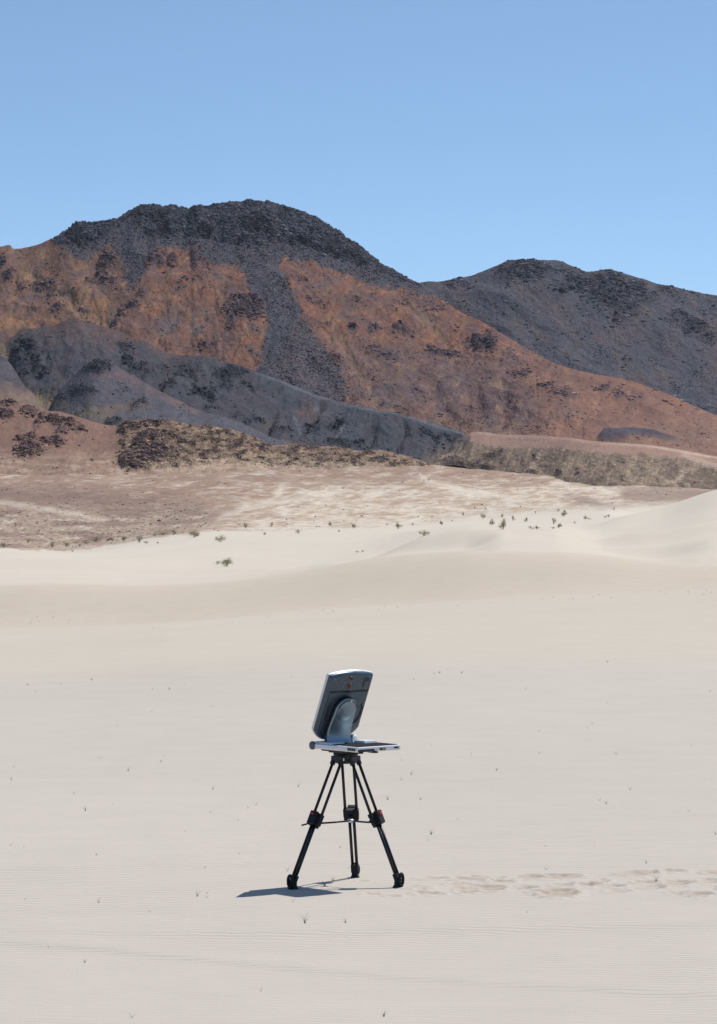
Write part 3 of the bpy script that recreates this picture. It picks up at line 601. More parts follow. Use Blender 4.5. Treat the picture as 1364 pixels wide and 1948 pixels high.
CR_3a = [(60, 860), (85, 795), (103, 757), (128, 727), (154, 703), (175, 686), (190, 681), (205, 686), (226, 699), (257, 717), (295, 740), (334, 759), (373, 779), (430, 795), (489, 818), (520, 833), (558, 843), (600, 870), (640, 900)]
crag3a = blobs([(190, 688, 14, 6), (175, 696, 14, 7), (200, 692, 12, 8), (160, 697, 8, 5), (185, 703, 14, 4), (150, 740, 18, 10, .6), (180, 742, 8, 6, .6), (115, 752, 12, 5, .6), (265, 765, 14, 4), (255, 775, 10, 3), (235, 740, 14, 4, .4), (220, 800, 14, 6), (205, 808, 8, 4)], 1.5)
def rel3a(X, Y, x, d, v):
    wx, wy = warp(X, Y, 6, .06, 110); ck = smp(crag3a, wx, wy)
    r = .9 * fbm(x * .03, d * .02, 3, 111) + .8 * ridged(x * .07, d * .02, 3, 112) - .3 + ck * 1.6 * ridged(x * .18, d * .14, 4, 113) + (.1 + .3 * ck) * fbm(x * .8, d * .5, 3, 114)
    return r, .35 + .65 * ck
def pai3a(X, Y, x, d, v):
    wx, wy = warp(X, Y, 6, .06, 110)
    c = Paint(X.shape, (91, 89, 99))
    c.mix(sstep(-.1, .4, fbm(X * .02, Y * .08, 4, 115)) * .5, (100, 92, 99)); c.mix(sstep(.1, .5, fbm(X * .04, Y * .06, 4, 116)) * .4, (80, 86, 93))
    c.mix(smp(stroke([(185, 712), (225, 710), (260, 728), (300, 748), (335, 765), (380, 782)], 7, 3), wx, wy) * .6, (128, 96, 95))
    c.mix(smp(blobs([(225, 775, 40, 6), (260, 770, 25, 5), (200, 785, 16, 6), (340, 768, 16, 6, .6), (170, 780, 14, 6, .8)], 4), wx, wy) * .6, (136, 106, 86))
    c.mix(smp(blobs([(150, 790, 50, 8), (175, 780, 12, 8), (110, 770, 22, 14), (200, 798, 30, 6)], 4), wx, wy) * .6, (134, 120, 96))
    c.mix(smp(crag3a, wx, wy) * .8 * sstep(-.35, .12, fbm(X * .1 + Y * .05, Y * .16, 4, 199, .65)), (52, 58, 66)); c.mix(sstep(.0, .3, fbm(X * .05, Y * .13, 4, 200, .65)) * .4, (70, 74, 84))
    return lin(c.c) / 1.5
hill('hill', 62, 640, CR_3a, [(60, 895), (640, 902)], [(60, 1000), (640, 985)], [(60, 935), (640, 935)], pai3a, rel3a, 1.1, 130, 22, 1.6, 12, rocks=[
    ('boulders', 2600, 409, .6, 1.5, lambda X, Y: (smp(crag3a, X, Y) * 3 + .5 * sstep(.0, .4, fbm(X * .03, Y * .05, 4, 414)) + .03, .15 + 0 * X, None))])

CR_3L = [(-400, 640), (-120, 650), (-20, 668), (0, 676), (18, 690), (33, 712), (48, 736), (62, 748), (90, 790), (120, 850)]
def rel3L(X, Y, x, d, v): return .8 * fbm(x * .04, d * .03, 3, 121) + .5 * ridged(x * .1, d * .03, 3, 122) - .2 + .1 * fbm(x * .8, d * .5, 2, 123), .35 + 0 * X
def pai3L(X, Y, x, d, v):
    c = Paint(X.shape, (97, 93, 102)); c.mix(sstep(718, 740, Y), (118, 100, 98)); c.mix(smp(blobs([(5, 682, 14, 5), (-30, 680, 20, 6)], 2), X, Y) * .8, (60, 66, 74))
    c.mix(smp(stroke([(0, 716), (30, 728), (50, 740)], 3, 2), X, Y) * .6, (72, 70, 82)); c.mix(sstep(742, 755, Y) * .5, (150, 126, 102))
    return lin(c.c) / 1.5
hill('hill', -900, 120, CR_3L, [(-400, 880), (120, 880)], [(-400, 970), (120, 955)], [(-400, 915), (120, 915)], pai3L, rel3L, 1.1, 110, 22, 1.8, 12)

# --- tan terrace on the right
CR_2 = [(780, 905), (808, 884), (844, 867), (872, 848), (886, 832), (897, 822), (911, 821), (952, 826), (1014, 828), (1083, 833), (1129, 839), (1178, 842), (1232, 846), (1309, 858), (1364, 868), (1500, 880), (1740, 900)]
BS_2 = [(780, 895), (826, 886), (860, 885), (911, 894), (962, 901), (988, 908), (1030, 916), (1052, 919), (1078, 921), (1142, 929), (1219, 934), (1335, 936), (1740, 940)]
crm2 = blobs([(1072, 895, 8, 16), (1085, 880, 10, 6), (1105, 880, 6, 6), (1068, 910, 10, 6), (1100, 912, 8, 5), (1140, 880, 5, 14, .6), (1155, 910, 5, 12), (1200, 895, 12, 22, .8), (1215, 880, 12, 14, .6), (1235, 905, 14, 20, .8), (1245, 880, 14, 14, .5), (1260, 915, 30, 10, .6), (1185, 918, 30, 6, .7), (905, 855, 10, 3, .7), (920, 845, 8, 3, .5), (1140, 925, 8, 4)], 3)
drk2 = blobs([(940, 866, 16, 4), (955, 862, 6, 4), (920, 874, 12, 3), (905, 885, 14, 5), (930, 891, 14, 3), (950, 875, 14, 3, .6), (1016, 902, 8, 4), (1063, 903, 8, 5), (1102, 905, 5, 4), (1102, 890, 5, 2), (1148, 915, 7, 6, .7), (1187, 912, 5, 3), (997, 889, 3, 3), (870, 882, 30, 4, .8), (860, 875, 24, 5, .6), (1018, 868, 4, 6, .7), (1160, 900, 7, 2), (1220, 866, 6, 4, .5)], 1.2)
def rel2(X, Y, x, d, v):
    fr = curve([(780, 826), (880, 834), (960, 850), (1080, 853), (1150, 859), (1300, 872), (1364, 888), (1740, 900)], X[0])[None, :]
    fc = sstep(-3, 8, Y - fr)
    r = .35 * fbm(x * .03, d * .03, 3, 131) + fc * (.9 * ridged(x * .14, d * .02, 3, 132) - .3) + .12 * fbm(x * .8, d * .5, 3, 133) + .8 * smp(drk2, X, Y)
    return r, .25 + .45 * fc
def pai2(X, Y, x, d, v):
    fr = curve([(780, 826), (880, 834), (960, 850), (1080, 853), (1150, 859), (1300, 872), (1364, 888), (1740, 900)], X[0])[None, :]
    wx, wy = warp(X, Y, 4, .1, 134); fc = sstep(-4, 5, Y - fr + 4 * fbm(X * .04, Y * .1, 3, 135))
    c = Paint(X.shape, (155, 124, 110))
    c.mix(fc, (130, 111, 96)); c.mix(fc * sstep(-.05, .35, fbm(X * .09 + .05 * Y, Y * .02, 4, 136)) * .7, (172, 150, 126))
    c.mix(fc * sstep(.1, .4, fbm(X * .2, Y * .15, 3, 137)) * .5, (102, 88, 78))
    c.mix(smp(crm2, wx, wy) * .7 * (0.5 + .5 * sstep(-.2, .2, fbm(X * .25, Y * .08, 3, 138))), (188, 168, 140))
    c.mix(smp(stroke([(1262, 926), (1285, 912), (1305, 895), (1322, 885)], 4, 1.5), X, Y) * .8, (186, 168, 146))
    c.mix(sstep(8, 0, Y - BSf(X)) * .0, (0, 0, 0))
    c.mix(smp(drk2, wx, wy) * .8, (76, 66, 66))
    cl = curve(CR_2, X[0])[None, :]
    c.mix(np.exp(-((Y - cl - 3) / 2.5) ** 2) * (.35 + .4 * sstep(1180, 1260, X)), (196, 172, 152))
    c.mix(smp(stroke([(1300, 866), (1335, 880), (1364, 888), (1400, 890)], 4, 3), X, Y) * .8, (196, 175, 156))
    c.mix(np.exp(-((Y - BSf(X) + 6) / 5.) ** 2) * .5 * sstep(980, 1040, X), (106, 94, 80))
    return lin(c.c) / 1.42
def BSf(X): return curve(BS_2, X[0])[None, :]
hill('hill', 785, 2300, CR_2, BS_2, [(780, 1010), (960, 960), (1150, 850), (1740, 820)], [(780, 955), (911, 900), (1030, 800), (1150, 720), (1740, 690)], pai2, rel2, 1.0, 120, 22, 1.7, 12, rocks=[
    ('boulders', 3200, 420, .6, 1.5, lambda X, Y: (.03 + sstep(850, 872, Y - .02 * (X - 900)) * sstep(-.2, .3, fbm(X * .05, Y * .03, 4, 415)) + 2 * smp(drk2, X, Y), .11 + .12 * smp(drk2, X, Y), None))])

# --- low rocky foothills in front
CR_1 = [(-400, 740), (-100, 752), (0, 757), (33, 765), (51, 770), (77, 780), (113, 784), (144, 792), (180, 803), (213, 810), (224, 810), (232, 806), (250, 801), (272, 799), (318, 799), (345, 805), (391, 810), (450, 820), (486, 833), (520, 848),
        (540, 846), (561, 843), (586, 847), (610, 850), (635, 848), (660, 852), (680, 858), (718, 857), (770, 867), (808, 880), (835, 890), (860, 905)]
out1 = blobs([(55, 857, 24, 13), (40, 833, 12, 3), (60, 830, 6, 6), (95, 838, 20, 4), (112, 842, 10, 5), (12, 784, 14, 5), (2, 782, 6, 6), (20, 765, 16, 6), (15, 790, 8, 6), (55, 778, 16, 6), (60, 788, 10, 4, .8), (80, 796, 5, 7), (70, 808, 6, 4), (100, 798, 10, 5),
              (122, 805, 20, 6), (118, 820, 14, 4, .7), (150, 815, 14, 5, .6), (235, 815, 8, 9), (245, 808, 14, 7), (282, 806, 22, 5), (300, 803, 14, 5), (275, 840, 9, 14), (265, 855, 12, 16), (243, 874, 11, 12), (290, 868, 20, 14), (255, 888, 20, 5), (300, 855, 14, 10), (310, 850, 12, 6, .7), (285, 828, 12, 6),
              (320, 830, 10, 8, .6), (335, 855, 14, 4, .7)], 1.5)
band1 = poly([(225, 800), (350, 795), (500, 830), (700, 845), (830, 885), (780, 893), (700, 888), (600, 886), (500, 884), (420, 876), (380, 884), (330, 892), (240, 897), (222, 880)], 4)
cr1 = poly([(300, 880), (380, 872), (430, 868), (520, 868), (600, 870), (700, 880), (760, 890), (700, 896), (500, 894), (380, 900), (300, 905)], 4)
def rel1(X, Y, x, d, v):
    wx, wy = warp(X, Y, 5, .1, 140); ot = smp(out1, wx, wy); bd = smp(band1, wx, wy)
    r = .5 * fbm(x * .04, d * .04, 3, 141) + ot * (.6 + 1.1 * ridged(x * .22, d * .2, 4, 142)) + bd * .55 * ridged(x * .16, d * .16, 4, 143) + .1 * fbm(x * .8, d * .6, 3, 144)
    return r, np.clip(.3 + .5 * bd + .6 * ot, 0, 1)
def pai1(X, Y, x, d, v):
    wx, wy = warp(X, Y, 5, .1, 140); ot = smp(out1, wx, wy); bd = smp(band1, wx, wy)
    c = Paint(X.shape, (132, 101, 88))
    c.mix(sstep(835, 896, Y), (162, 134, 116)); c.mix(sstep(860, 900, Y) * sstep(300, 600, X), (176, 150, 134)); c.mix(sstep(.0, .35, fbm(X * .02 + .03 * Y, Y * .12, 4, 201)) * .45 * sstep(850, 890, Y), (206, 188, 168)); c.mix(sstep(.05, .3, fbm(X * .08, Y * .14, 4, 202, .65)) * .4, (120, 98, 88)); c.mix(sstep(.1, .4, fbm(X * .03, Y * .08, 4, 145)) * .35, (120, 92, 84))
    c.mix(sstep(.15, .4, fbm(X * .15, Y * .2, 3, 146)) * .35, (128, 112, 92))
    bd = sstep(.3, .75, bd + .4 * fbm(X * .05, Y * .08, 4, 250, .65)); c.mix(bd * .75, (142, 118, 98))
    n = fbm(X * .045, Y * .11, 5, 147, .6); c.mix(bd * sstep(-.02, .14, n) * .85, (92, 72, 68))
    c.mix(bd * sstep(.05, .25, fbm(X * .06, Y * .16, 4, 148)) * .6, (186, 164, 136))
    c.mix(smp(cr1, wx, wy) * .6 * sstep(-.3, .15, fbm(X * .1, Y * .14, 3, 149)), (190, 170, 144))
    c.mix(ot * .85 * sstep(-.35, 0, fbm(X * .14, Y * .14, 3, 150)), (86, 68, 72))
    c.mix(smp(stroke([(138, 875), (155, 862)], 5, 3), X, Y) * .6, (176, 150, 132))
    return lin(c.c) / 1.40
hill('hill', -900, 856, CR_1, [(-400, 906), (480, 904), (700, 898), (860, 908)], [(-400, 905), (860, 905)], [(-400, 850), (860, 868)], pai1, rel1, 1.0, 150, 16, 1.6, 8, rocks=[
    ('boulders', 5000, 421, .9, 2.2, lambda X, Y: (smp(out1, *warp(X, Y, 5, .1, 140)), .23 + 0 * X, None)),
    ('boulders', 9000, 422, .55, 1.4, lambda X, Y: (smp(band1, X, Y) * sstep(-.1, .2, fbm(X * .045, Y * .11, 5, 147, .6)) + .02, .16 + 0 * X, None))])

# ------------------------------------------------------------------ things: helpers
class MB:
    """collects shapes (world coordinates) and links them as ONE mesh"""
    def __init__(s, org=(0, 0, 0)): s.bm = bmesh.new(); s.o = Vector(org)
    def quadgrid(s, rows, closed=False, cap0=False, cap1=False, smooth=True):
        vr = [[s.bm.verts.new(Vector(p) - s.o) for p in r] for r in rows]
        n = len(vr[0])
        for a, b in zip(vr[:-1], vr[1:]):
            for i in range(n if closed else n - 1):
                f = s.bm.faces.new((a[i], a[(i+1) % n], b[(i+1) % n], b[i])); f.smooth = smooth
        if cap0: s.bm.faces.new(vr[0][::-1])
        if cap1: s.bm.faces.new(vr[-1])
    def box(s, c, ax, ay, az, hx, hy, hz, bev=0.0, top=1.0):
        c = Vector(c); ax, ay, az = Vector(ax).normalized(), Vector(ay).normalized(), Vector(az).normalized()
        v = []
        for k in (-1, 1):
            f = top if k > 0 else 1
            for i, j in ((-1, -1), (1, -1), (1, 1), (-1, 1)):
                v.append(s.bm.verts.new(c + ax*hx*i*f + ay*hy*j*f + az*hz*k - s.o))
        fs = [s.bm.faces.new([v[i] for i in q]) for q in ((3,2,1,0), (4,5,6,7), (0,1,5,4), (1,2,6,5), (2,3,7,6), (3,0,4,7))]
        if bev:
            es = set(e for f in fs for e in f.edges)
            bmesh.ops.bevel(s.bm, geom=list(es), offset=bev, segments=2, profile=.6, affect='EDGES')
    def tube(s, pts, r, seg=12, caps=True):
        pts = [Vector(p) for p in pts]; rs = r if isinstance(r, (list, tuple)) else [r] * len(pts)
        rows = []; ref = None
        for i, p in enumerate(pts):
            t = (pts[min(i+1, len(pts)-1)] - pts[max(i-1, 0)]).normalized()
            if ref is None: ref = t.orthogonal().normalized()
            ref = (ref - t * ref.dot(t)).normalized(); b = t.cross(ref)
            rows.append([p + rs[i] * (ref * math.cos(2*math.pi*k/seg) + b * math.sin(2*math.pi*k/seg)) for k in range(seg)])
        s.quadgrid(rows, True, caps, caps)
    def ring(s, c, a, b, ra, rb, r, n=28, seg=8, a0=0, a1=2*math.pi):
        c, a, b = Vector(c), Vector(a).normalized(), Vector(b).normalized(); nn = a.cross(b)
        full = abs(a1 - a0 - 2*math.pi) < 1e-6; rows = []
        for i in range(n + 1):
            t = a0 + (a1 - a0) * i / n
            p = c + a*ra*math.cos(t) + b*rb*math.sin(t); o = (a*math.cos(t) + b*math.sin(t)).normalized()
            rows.append([p + r*(o*math.cos(2*math.pi*k/seg) + nn*math.sin(2*math.pi*k/seg)) for k in range(seg)])
        s.quadgrid(rows, True, not full, not full)
    def build(s, name, mat, parent=None, label=None):
        bmesh.ops.recalc_face_normals(s.bm, faces=s.bm.faces)
        me = bpy.data.meshes.new(name); s.bm.to_mesh(me); s.bm.free()
        for m in (mat if isinstance(mat, (list, tuple)) else [mat]): me.materials.append(m)
        o = bpy.data.objects.new(name, me); COL.objects.link(o)
        if parent is not None:
            o.parent = parent; o.location = s.o - parent.location if parent.type == 'EMPTY' else (0, 0, 0)
        else: o.location = s.o
        if label: o['label'] = label
        return o
def empty(name, loc, label, cat, group=None):
    o = bpy.data.objects.new(name, None); COL.objects.link(o); o.location = loc
    o.empty_display_size = .05; o['label'] = label; o['category'] = cat
    if group: o['group'] = group
    return o
def tag(o, label, cat, group=None):
    o['label'] = label; o['category'] = cat
    if group: o['group'] = group
def solid(name, c, rough=.5, metal=0.0, spec=.5, coat=0.0, nscale=60, namp=.08, bmp=0.0, sheen=0):
    m, N, L, P = new_mat(name)
    P.inputs['Roughness'].default_value = rough; P.inputs['Metallic'].default_value = metal
    P.inputs['Specular IOR Level'].default_value = spec; P.inputs['Coat Weight'].default_value = coat
    tcn = N.new('ShaderNodeTexCoord')
    nn = noise_n(N, L, tcn.outputs['Object'], nscale, 4, .6)
    rgb = N.new('ShaderNodeRGB'); rgb.outputs[0].default_value = (*c, 1)
    L.new(scalec(N, L, rgb.outputs[0], mapr(N, L, nn, .3, .7, 1 - namp, 1 + namp)), P.inputs['Base Color'])
    L.new(mapr(N, L, nn, .3, .7, rough - .05, rough + .07), P.inputs['Roughness'])
    if bmp: L.new(bump(N, L, nn, .5, bmp), P.inputs['Normal'])
    return m
M_BLACK = solid('black_anodised', (.008, .010, .015), .36, 0, .35, nscale=90)
M_RUBBER = solid('black_rubber', (.009, .011, .015), .6, 0, .3, nscale=120, bmp=.0005)
M_RED = solid('red_plastic', (.55, .03, .02), .35)
M_SILVER = solid('silver_plastic', (.66, .69, .72), .34, .2, .5, nscale=40, namp=.05)
M_SHELL = solid('dark_graphite_plastic', (.060, .088, .120), .30, .45, .6, nscale=30, namp=.06)
M_ARM = solid('brushed_grey_metal', (.20, .28, .345), .34, .8, .5, nscale=300, namp=.05)
M_MATT = solid('matt_black_keys', (.012, .014, .018), .85, 0, .1)
M_DARK = solid('slot_and_shade_black', (.01, .011, .014), .5)
M_COPPER = solid('copper_ring', (.20, .085, .05), .4, .6)
M_GOLD = solid('brass_pin', (.62, .52, .30), .35, .8)
M_GLASS = solid('screen_glass', (.01, .012, .014), .08, 0, .6, coat=.5)
M_STEEL = solid('bright_steel', (.55, .58, .60), .28, .9)
M_AMBER = solid('amber_plastic', (.65, .30, .04), .4)

# ------------------------------------------------------------------ air (name haze)
hb = bmesh.new(); bmesh.ops.create_cube(hb, size=1.0)
for v in hb.verts: v.co = Vector((v.co.x * 19600, v.co.y * 19600, -15.2 if v.co.z < 0 else 175))
hme = bpy.data.meshes.new('haze'); hb.to_mesh(hme); hb.free()
hz = bpy.data.objects.new('haze', hme); COL.objects.link(hz); hz['kind'] = 'stuff'
hm = bpy.data.materials.new('clear_desert_air'); hm.use_nodes = True; hn = hm.node_tree.nodes; hn.remove(hn['Principled BSDF'])
pv = hn.new('ShaderNodeVolumePrincipled'); pv.inputs['Density'].default_value = 0.000028; pv.inputs['Color'].default_value = (.80, .88, 1.0, 1); pv.inputs['Anisotropy'].default_value = .2
hm.node_tree.links.new(pv.outputs['Volume'], hn['Material Output'].inputs['Volume']); hme.materials.append(hm)

# ------------------------------------------------------------------ tripod
Zv = Vector((0, 0, 1))
HUB = Vector((-.066, 20.05, .655))
def on_ground(x, y):
    X = HX + FX * x / y
    d = np.array([y]); z = col_z(np.array([X]), d)[0, 0]
    dz, _ = ground_detail(np.array([x]), d, np.array([X]), np.array([HY + CH * FX / y]))
    return Vector((x, y, z + dz[0]))
T = empty('tripod', on_ground(-.066, 20.05), 'black video tripod with twin-tube legs standing on the sand under the portable computer', 'tripod')
TO = T.location
feet = [on_ground(-.334, 19.80), on_ground(.2030, 19.87), on_ground(-.018, 20.325)]
m = MB(TO)          # head: flat plate, bowl and leg sockets
m.box(HUB + Vector((0, 0, .027)), (.77, .64, 0), (-.64, .77, 0), Zv, .066, .060, .007, .003)
m.tube([HUB + Vector((0, 0, .022)), HUB + Vector((0, 0, -.012))], .064, 28); m.tube([HUB + Vector((0, 0, .024)), HUB + Vector((0, 0, .0)), HUB + Vector((0, 0, -.022)), HUB + Vector((0, 0, -.038))], [.056, .056, .044, .024], 28)
m.build('head', M_BLACK, T)
m = MB(TO); m.tube([HUB + Vector((-.012, -.05, -.012)), HUB + Vector((-.014, -.068, -.012))], .008, 14); m.build('level_knob', M_STEEL, T)
for f in feet:
    rad = Vector((f.x - HUB.x, f.y - HUB.y, 0)).normalized(); tan = Vector((-rad.y, rad.x, 0))
    top = HUB + rad * .052 + Vector((0, 0, -.010)); bot = f + Vector((0, 0, .05)) - rad * .008
    ax = (bot - top).normalized(); out = tan.cross(ax)
    if out.dot(rad) < 0: out = -out
    kn = top + (bot - top) * .500
    leg = bpy.data.objects.new('leg', None)
    m = MB(TO)
    m.box(top - Vector((0, 0, .004)), tan, rad, Zv, .041, .014, .018, .003)
    for sgn in (-1, 1): m.box(top + tan * sgn * .030 + ax * .016, tan, out, ax, .0095, .0105, .018, .002)
    L0 = m.build('leg', M_BLACK, T)
    m = MB(TO)
    for sgn in (-1, 1): m.tube([top + tan * sgn * .030, kn + tan * sgn * .0305 + ax * .03], .0076, 14)
    m.build('upper_tube', M_BLACK, L0)
    m = MB(TO)
    for sgn in (-1, 1): m.tube([kn + tan * sgn * .0115 - ax * .01 + out * .004, bot + tan * sgn * .0115 + out * .004], .0080, 14)
    m.build('lower_tube', M_BLACK, L0)
    m = MB(TO)      # knee clamp
    m.box(kn + ax * .006, tan, out, ax, .031, .016, .032, .003)
    for sgn in (-1, 1): m.box(kn + tan * sgn * .030 - ax * .002, tan, out, ax, .0105, .012, .022, .003); m.box(kn + tan * sgn * .029 + ax * .026, tan, out, ax, .010, .012, .012, .003)
    m.box(kn + out * .025 + ax * .004, tan, out, ax, .021, .012, .035, .003)
    m.box(kn - out * .016 - ax * .018, tan, out, ax, .020, .012, .010, .002)
    m.box(kn - out * .013 + ax * .036, tan, out, ax, .014, .012, .010, .002)
    m.build('clamp', M_RUBBER, L0)
    rk = tan if tan.y < 0 else -tan
    m = MB(TO); m.tube([kn + rk * .004 + out * .034 + ax * -.012, kn + rk * .004 + out * .046 + ax * -.012], .0062, 12); m.build('lock_knob', M_RED, L0)
    m = MB(TO); m.tube([kn - out * .014 + ax * .036, kn - out * .025 + ax * .036], .0060, 12); m.build('release_button', M_RED, L0)
    m = MB(TO)      # foot with an upright rubber loop behind it
    m.box(f + Vector((0, 0, .026)) - rad * .003, tan, rad, Zv, .017, .014, .030, .004, top=.85)
    m.box(f + Vector((0, 0, .004)) - rad * .002, tan, rad, Zv, .023, .021, .007, .003, top=.8)
    m.box(bot + ax * .002, tan, out, ax, .020, .010, .022, .003)
    m.build('foot', M_RUBBER, L0)
    m = MB(TO); m.ring(f + rad * .019 + Vector((0, 0, .040)), tan, Zv, .0155, .030, .0080, 32, 10); m.build('foot_loop', M_RUBBER, L0)
sc_ = Vector((HUB.x + .026, HUB.y + .005, .322))
m = MB(TO)
for f in feet:
    rad = Vector((f.x - HUB.x, f.y - HUB.y, 0)).normalized(); tan = Vector((-rad.y, rad.x, 0))
    kn = HUB + rad * .052 + (f + Vector((0, 0, .05)) - HUB - rad * .052) * .53
    e = kn - rad * .02 - Vector((0, 0, .012)); mid = sc_ * .5 + e * .5 - Vector((0, 0, .001))
    m.tube([sc_, mid, e], .0048, 10)
    m.box(e + Vector((0, 0, .004)) - rad * .004, tan, rad, Zv, .010, .022, .008, .002)
kL = Vector((-.290, 19.86, .318)); m.tube([kL + Vector((.04, .03, .008)), kL], .0042, 8)
m.build('spreader', M_BLACK, T)
m = MB(TO); m.tube([sc_ - Zv * .008, sc_ - Zv * .004, sc_ + Zv * .006, sc_ + Zv * .009], [.012, .018, .018, .012], 20)
m.build('spreader_hub', M_STEEL, T)

# ------------------------------------------------------------------ portable computer
th = R(40); wv_ = Vector((math.cos(th), math.sin(th), 0)); bd_ = Vector((-math.sin(th), math.cos(th), 0)); bn_ = -bd_
K = Vector((-.006, 19.75, .697)); BW, BD, BT = .295, .366, .026
C0 = empty('portable_computer', K + wv_ * BW / 2 + bd_ * BD / 2, 'silver and dark grey portable computer with tilted screen and wide arm, on the tripod', 'computer')
CO = C0.location
def bp(s, b, z): return K + wv_ * s + bd_ * b + Zv * z
m = MB(CO)
def deck(i, z, b1=BD - .012):   # rounded outline of the base
    pts = []; r = .012
    for cs, cb, a0 in ((BW - r, r, -90), (BW - r, b1 - r, 0), (r, b1 - r, 90), (r, r, 180)):
        for k in range(5):
            a = R(a0 + 90 * k / 4); pts.append(bp(cs + (r - i) * math.cos(a), cb + (r - i) * math.sin(a), z))
    return pts
m.quadgrid([deck(.006, .0), deck(.001, .004), deck(0, .008), deck(0, BT - .004), deck(.0015, BT - .001), deck(.004, BT)], True, True, True, smooth=False)
base = m.build('base', M_SILVER, C0)
m = MB(CO); m.box(bp(BW/2 + .004, .135, BT + .0015), wv_, bd_, Zv, BW/2 - .016, .118, .0015, .001); m.build('keyboard', M_MATT, base)
for a_, b_, c_, h1, h2 in ((.235, .215, .007, .045, .045), (.055, .275, .005, .045, .06)):
    m = MB(CO); m.box(bp(a_, b_, BT + c_), wv_, bd_, Zv, h1, h2, c_, .003, top=.9); m.build('raised_pad', M_SILVER, base)
m = MB(CO); m.tube([bp(.004, BD - .004, .016), bp(BW - .004, BD - .004, .016)], .0205, 28)
bar = m.build('hinge_barrel', M_SILVER, base)
for ss, dd in ((0, -1), (BW, 1)):
    m = MB(CO); m.tube([bp(ss + dd * .006, BD - .004, .016), bp(ss + dd * .003, BD - .004, .016), bp(ss - dd * .004, BD - .004, .016)], [.0175, .0215, .0222], 28)
    m.build('end_cap', M_SHELL, bar)
m = MB(CO); m.box(bp(.215, BD - .075, .040), wv_, bd_, Zv, .014, .016, .020, .008); m.tube([bp(.205, BD - .07, .055), bp(.235, BD - .07, .055)], .012, 16)  # raised block standing for the sunlit glint at the hinge barrel's far end
m.build('hinge_glint_block', M_SILVER, base, 'bright silver block for the glinting hinge end beside the arm')
for i in range(4):
    m = MB(CO); m.box(bp(-.0008, .022 + i * .016, .0135), bd_, wv_, Zv, .0055, .002, .0062); m.build('port', M_DARK, base)
for a, b, z, h in ((.006, .112, .008, .0062), (.150, .186, .011, .0055), (.246, .274, .014, .0040)):
    m = MB(CO); m.box(bp((a + b) / 2, -.0008, z), wv_, bd_, Zv, (b - a) / 2, .002, h); m.build('drive_slot', M_DARK, base)
m = MB(CO); m.box(bp(.172, -.0022, .0115), wv_, bd_, Zv, .006, .001, .0035); m.build('indicator', M_AMBER, base)
for s0, b0 in ((.02, .27), (.26, .25), (.03, .03), (.12, .02)):
    m = MB(CO); m.box(bp(s0, b0, -.003), wv_, bd_, Zv, .012, .028, .004, .001); m.build('rubber_foot', M_RUBBER, base)

al = R(23.7); u_ = (Zv * math.cos(al) + bn_ * math.sin(al)); n_ = (bn_ * math.cos(al) - Zv * math.sin(al))
P0 = Vector((-.2475, 20.01, .79)); PW = .300
def pp(s, t, n): return P0 + wv_ * s + u_ * t + n_ * n
def outline(i, NN=22, TT=.330):
    """rounded screen outline, inset by i"""
    pts = []; hw = PW / 2 - i
    for k in range(NN + 1):                     # bottom, left to right
        q = -1 + 2 * k / NN; pts.append((PW/2 + hw * q, -.052 + i + .066 * abs(q) ** 3.2))
    for q in (1.0, .985, .93): pts.append((PW/2 + hw * q, TT - i - (.012 if q == 1 else .003 if q > .95 else 0)))
    for k in range(1, 12):
        q = .93 - 1.86 * k / 12; pts.append((PW/2 + hw * q, TT - i + .016 * (1 - (q / .93) ** 2)))
    for q in (-.93, -.985, -1.0): pts.append((PW/2 + hw * q, TT - i - (.012 if q == -1 else .003 if q < -.95 else 0)))
    return pts
def ring_at(i, n): return [pp(s, t, n) for s, t in outline(i)]
m = MB(CO)
m.quadgrid([ring_at(.004, -.001), ring_at(.001, .001), ring_at(0, .004), ring_at(0, .013), ring_at(.0015, .016)], True, True, True)
scr = m.build('screen_frame', M_SILVER, C0)
m = MB(CO); m.quadgrid([ring_at(.020, -.0025), ring_at(.018, -.001)], True, True, True, smooth=False); m.build('display', M_GLASS, scr)
m = MB(CO); m.quadgrid([ring_at(.0025, .0155), ring_at(.003, .020), ring_at(.006, .027), ring_at(.013, .034), ring_at(.020, .037)], True, True, True)
shell = m.build('back_shell', M_SHELL, C0)
SC_, TC_ = .139, .145
m = MB(CO)    # lower raised cover of the back
o2 = [(s, t) for s, t in outline(.024)]
def clipo(i, n): return [pp(PW/2 + (s - PW/2) * (1 - i / .12), min(t, .236 - i) + (i if t < .1 else 0), n) for s, t in o2]
m.quadgrid([clipo(0, .0365), clipo(.0005, .0395), clipo(.003, .0415)], True, True, True, smooth=False)
cover = m.build('back_cover', M_SHELL, shell)
m = MB(CO)
for a_, b_, c_, h1, h2 in ((PW/2, .2395, .0375, PW/2 - .022, .0032), (SC_ + .004, .233, .0425, .016, .004), (.236, .288, .0376, .0035, .030), (.256, .304, .0376, .008, .012)):
    m = MB(CO); m.box(pp(a_, b_, c_), wv_, u_, n_, h1, h2, .0012, .0004); m.build('slot', M_DARK, shell)
for sx, a0, a1 in ((.132, 150, 212), (.172, -50, 22)):
    for rr_, w_, da in ((0, .0030, 0), (.010, .0022, 8)):
        m = MB(CO); m.ring(pp(sx, .125, .0418), wv_, u_, .092 + rr_, .098 + rr_, w_, 18, 8, R(a0 + da), R(a1 - da)); m.build('grip_groove', M_DARK, cover)
for t0 in (.312, .268):
    m = MB(CO); m.ring(pp(SC_, t0, .0385), wv_, u_, .0105, .0105, .0030, 24, 8); rg = m.build('round_socket', M_COPPER, shell)
    m = MB(CO); m.tube([pp(SC_, t0, .0368), pp(SC_, t0, .0385)], .0092, 20); m.build('socket_core', M_DARK, rg)
m = MB(CO)
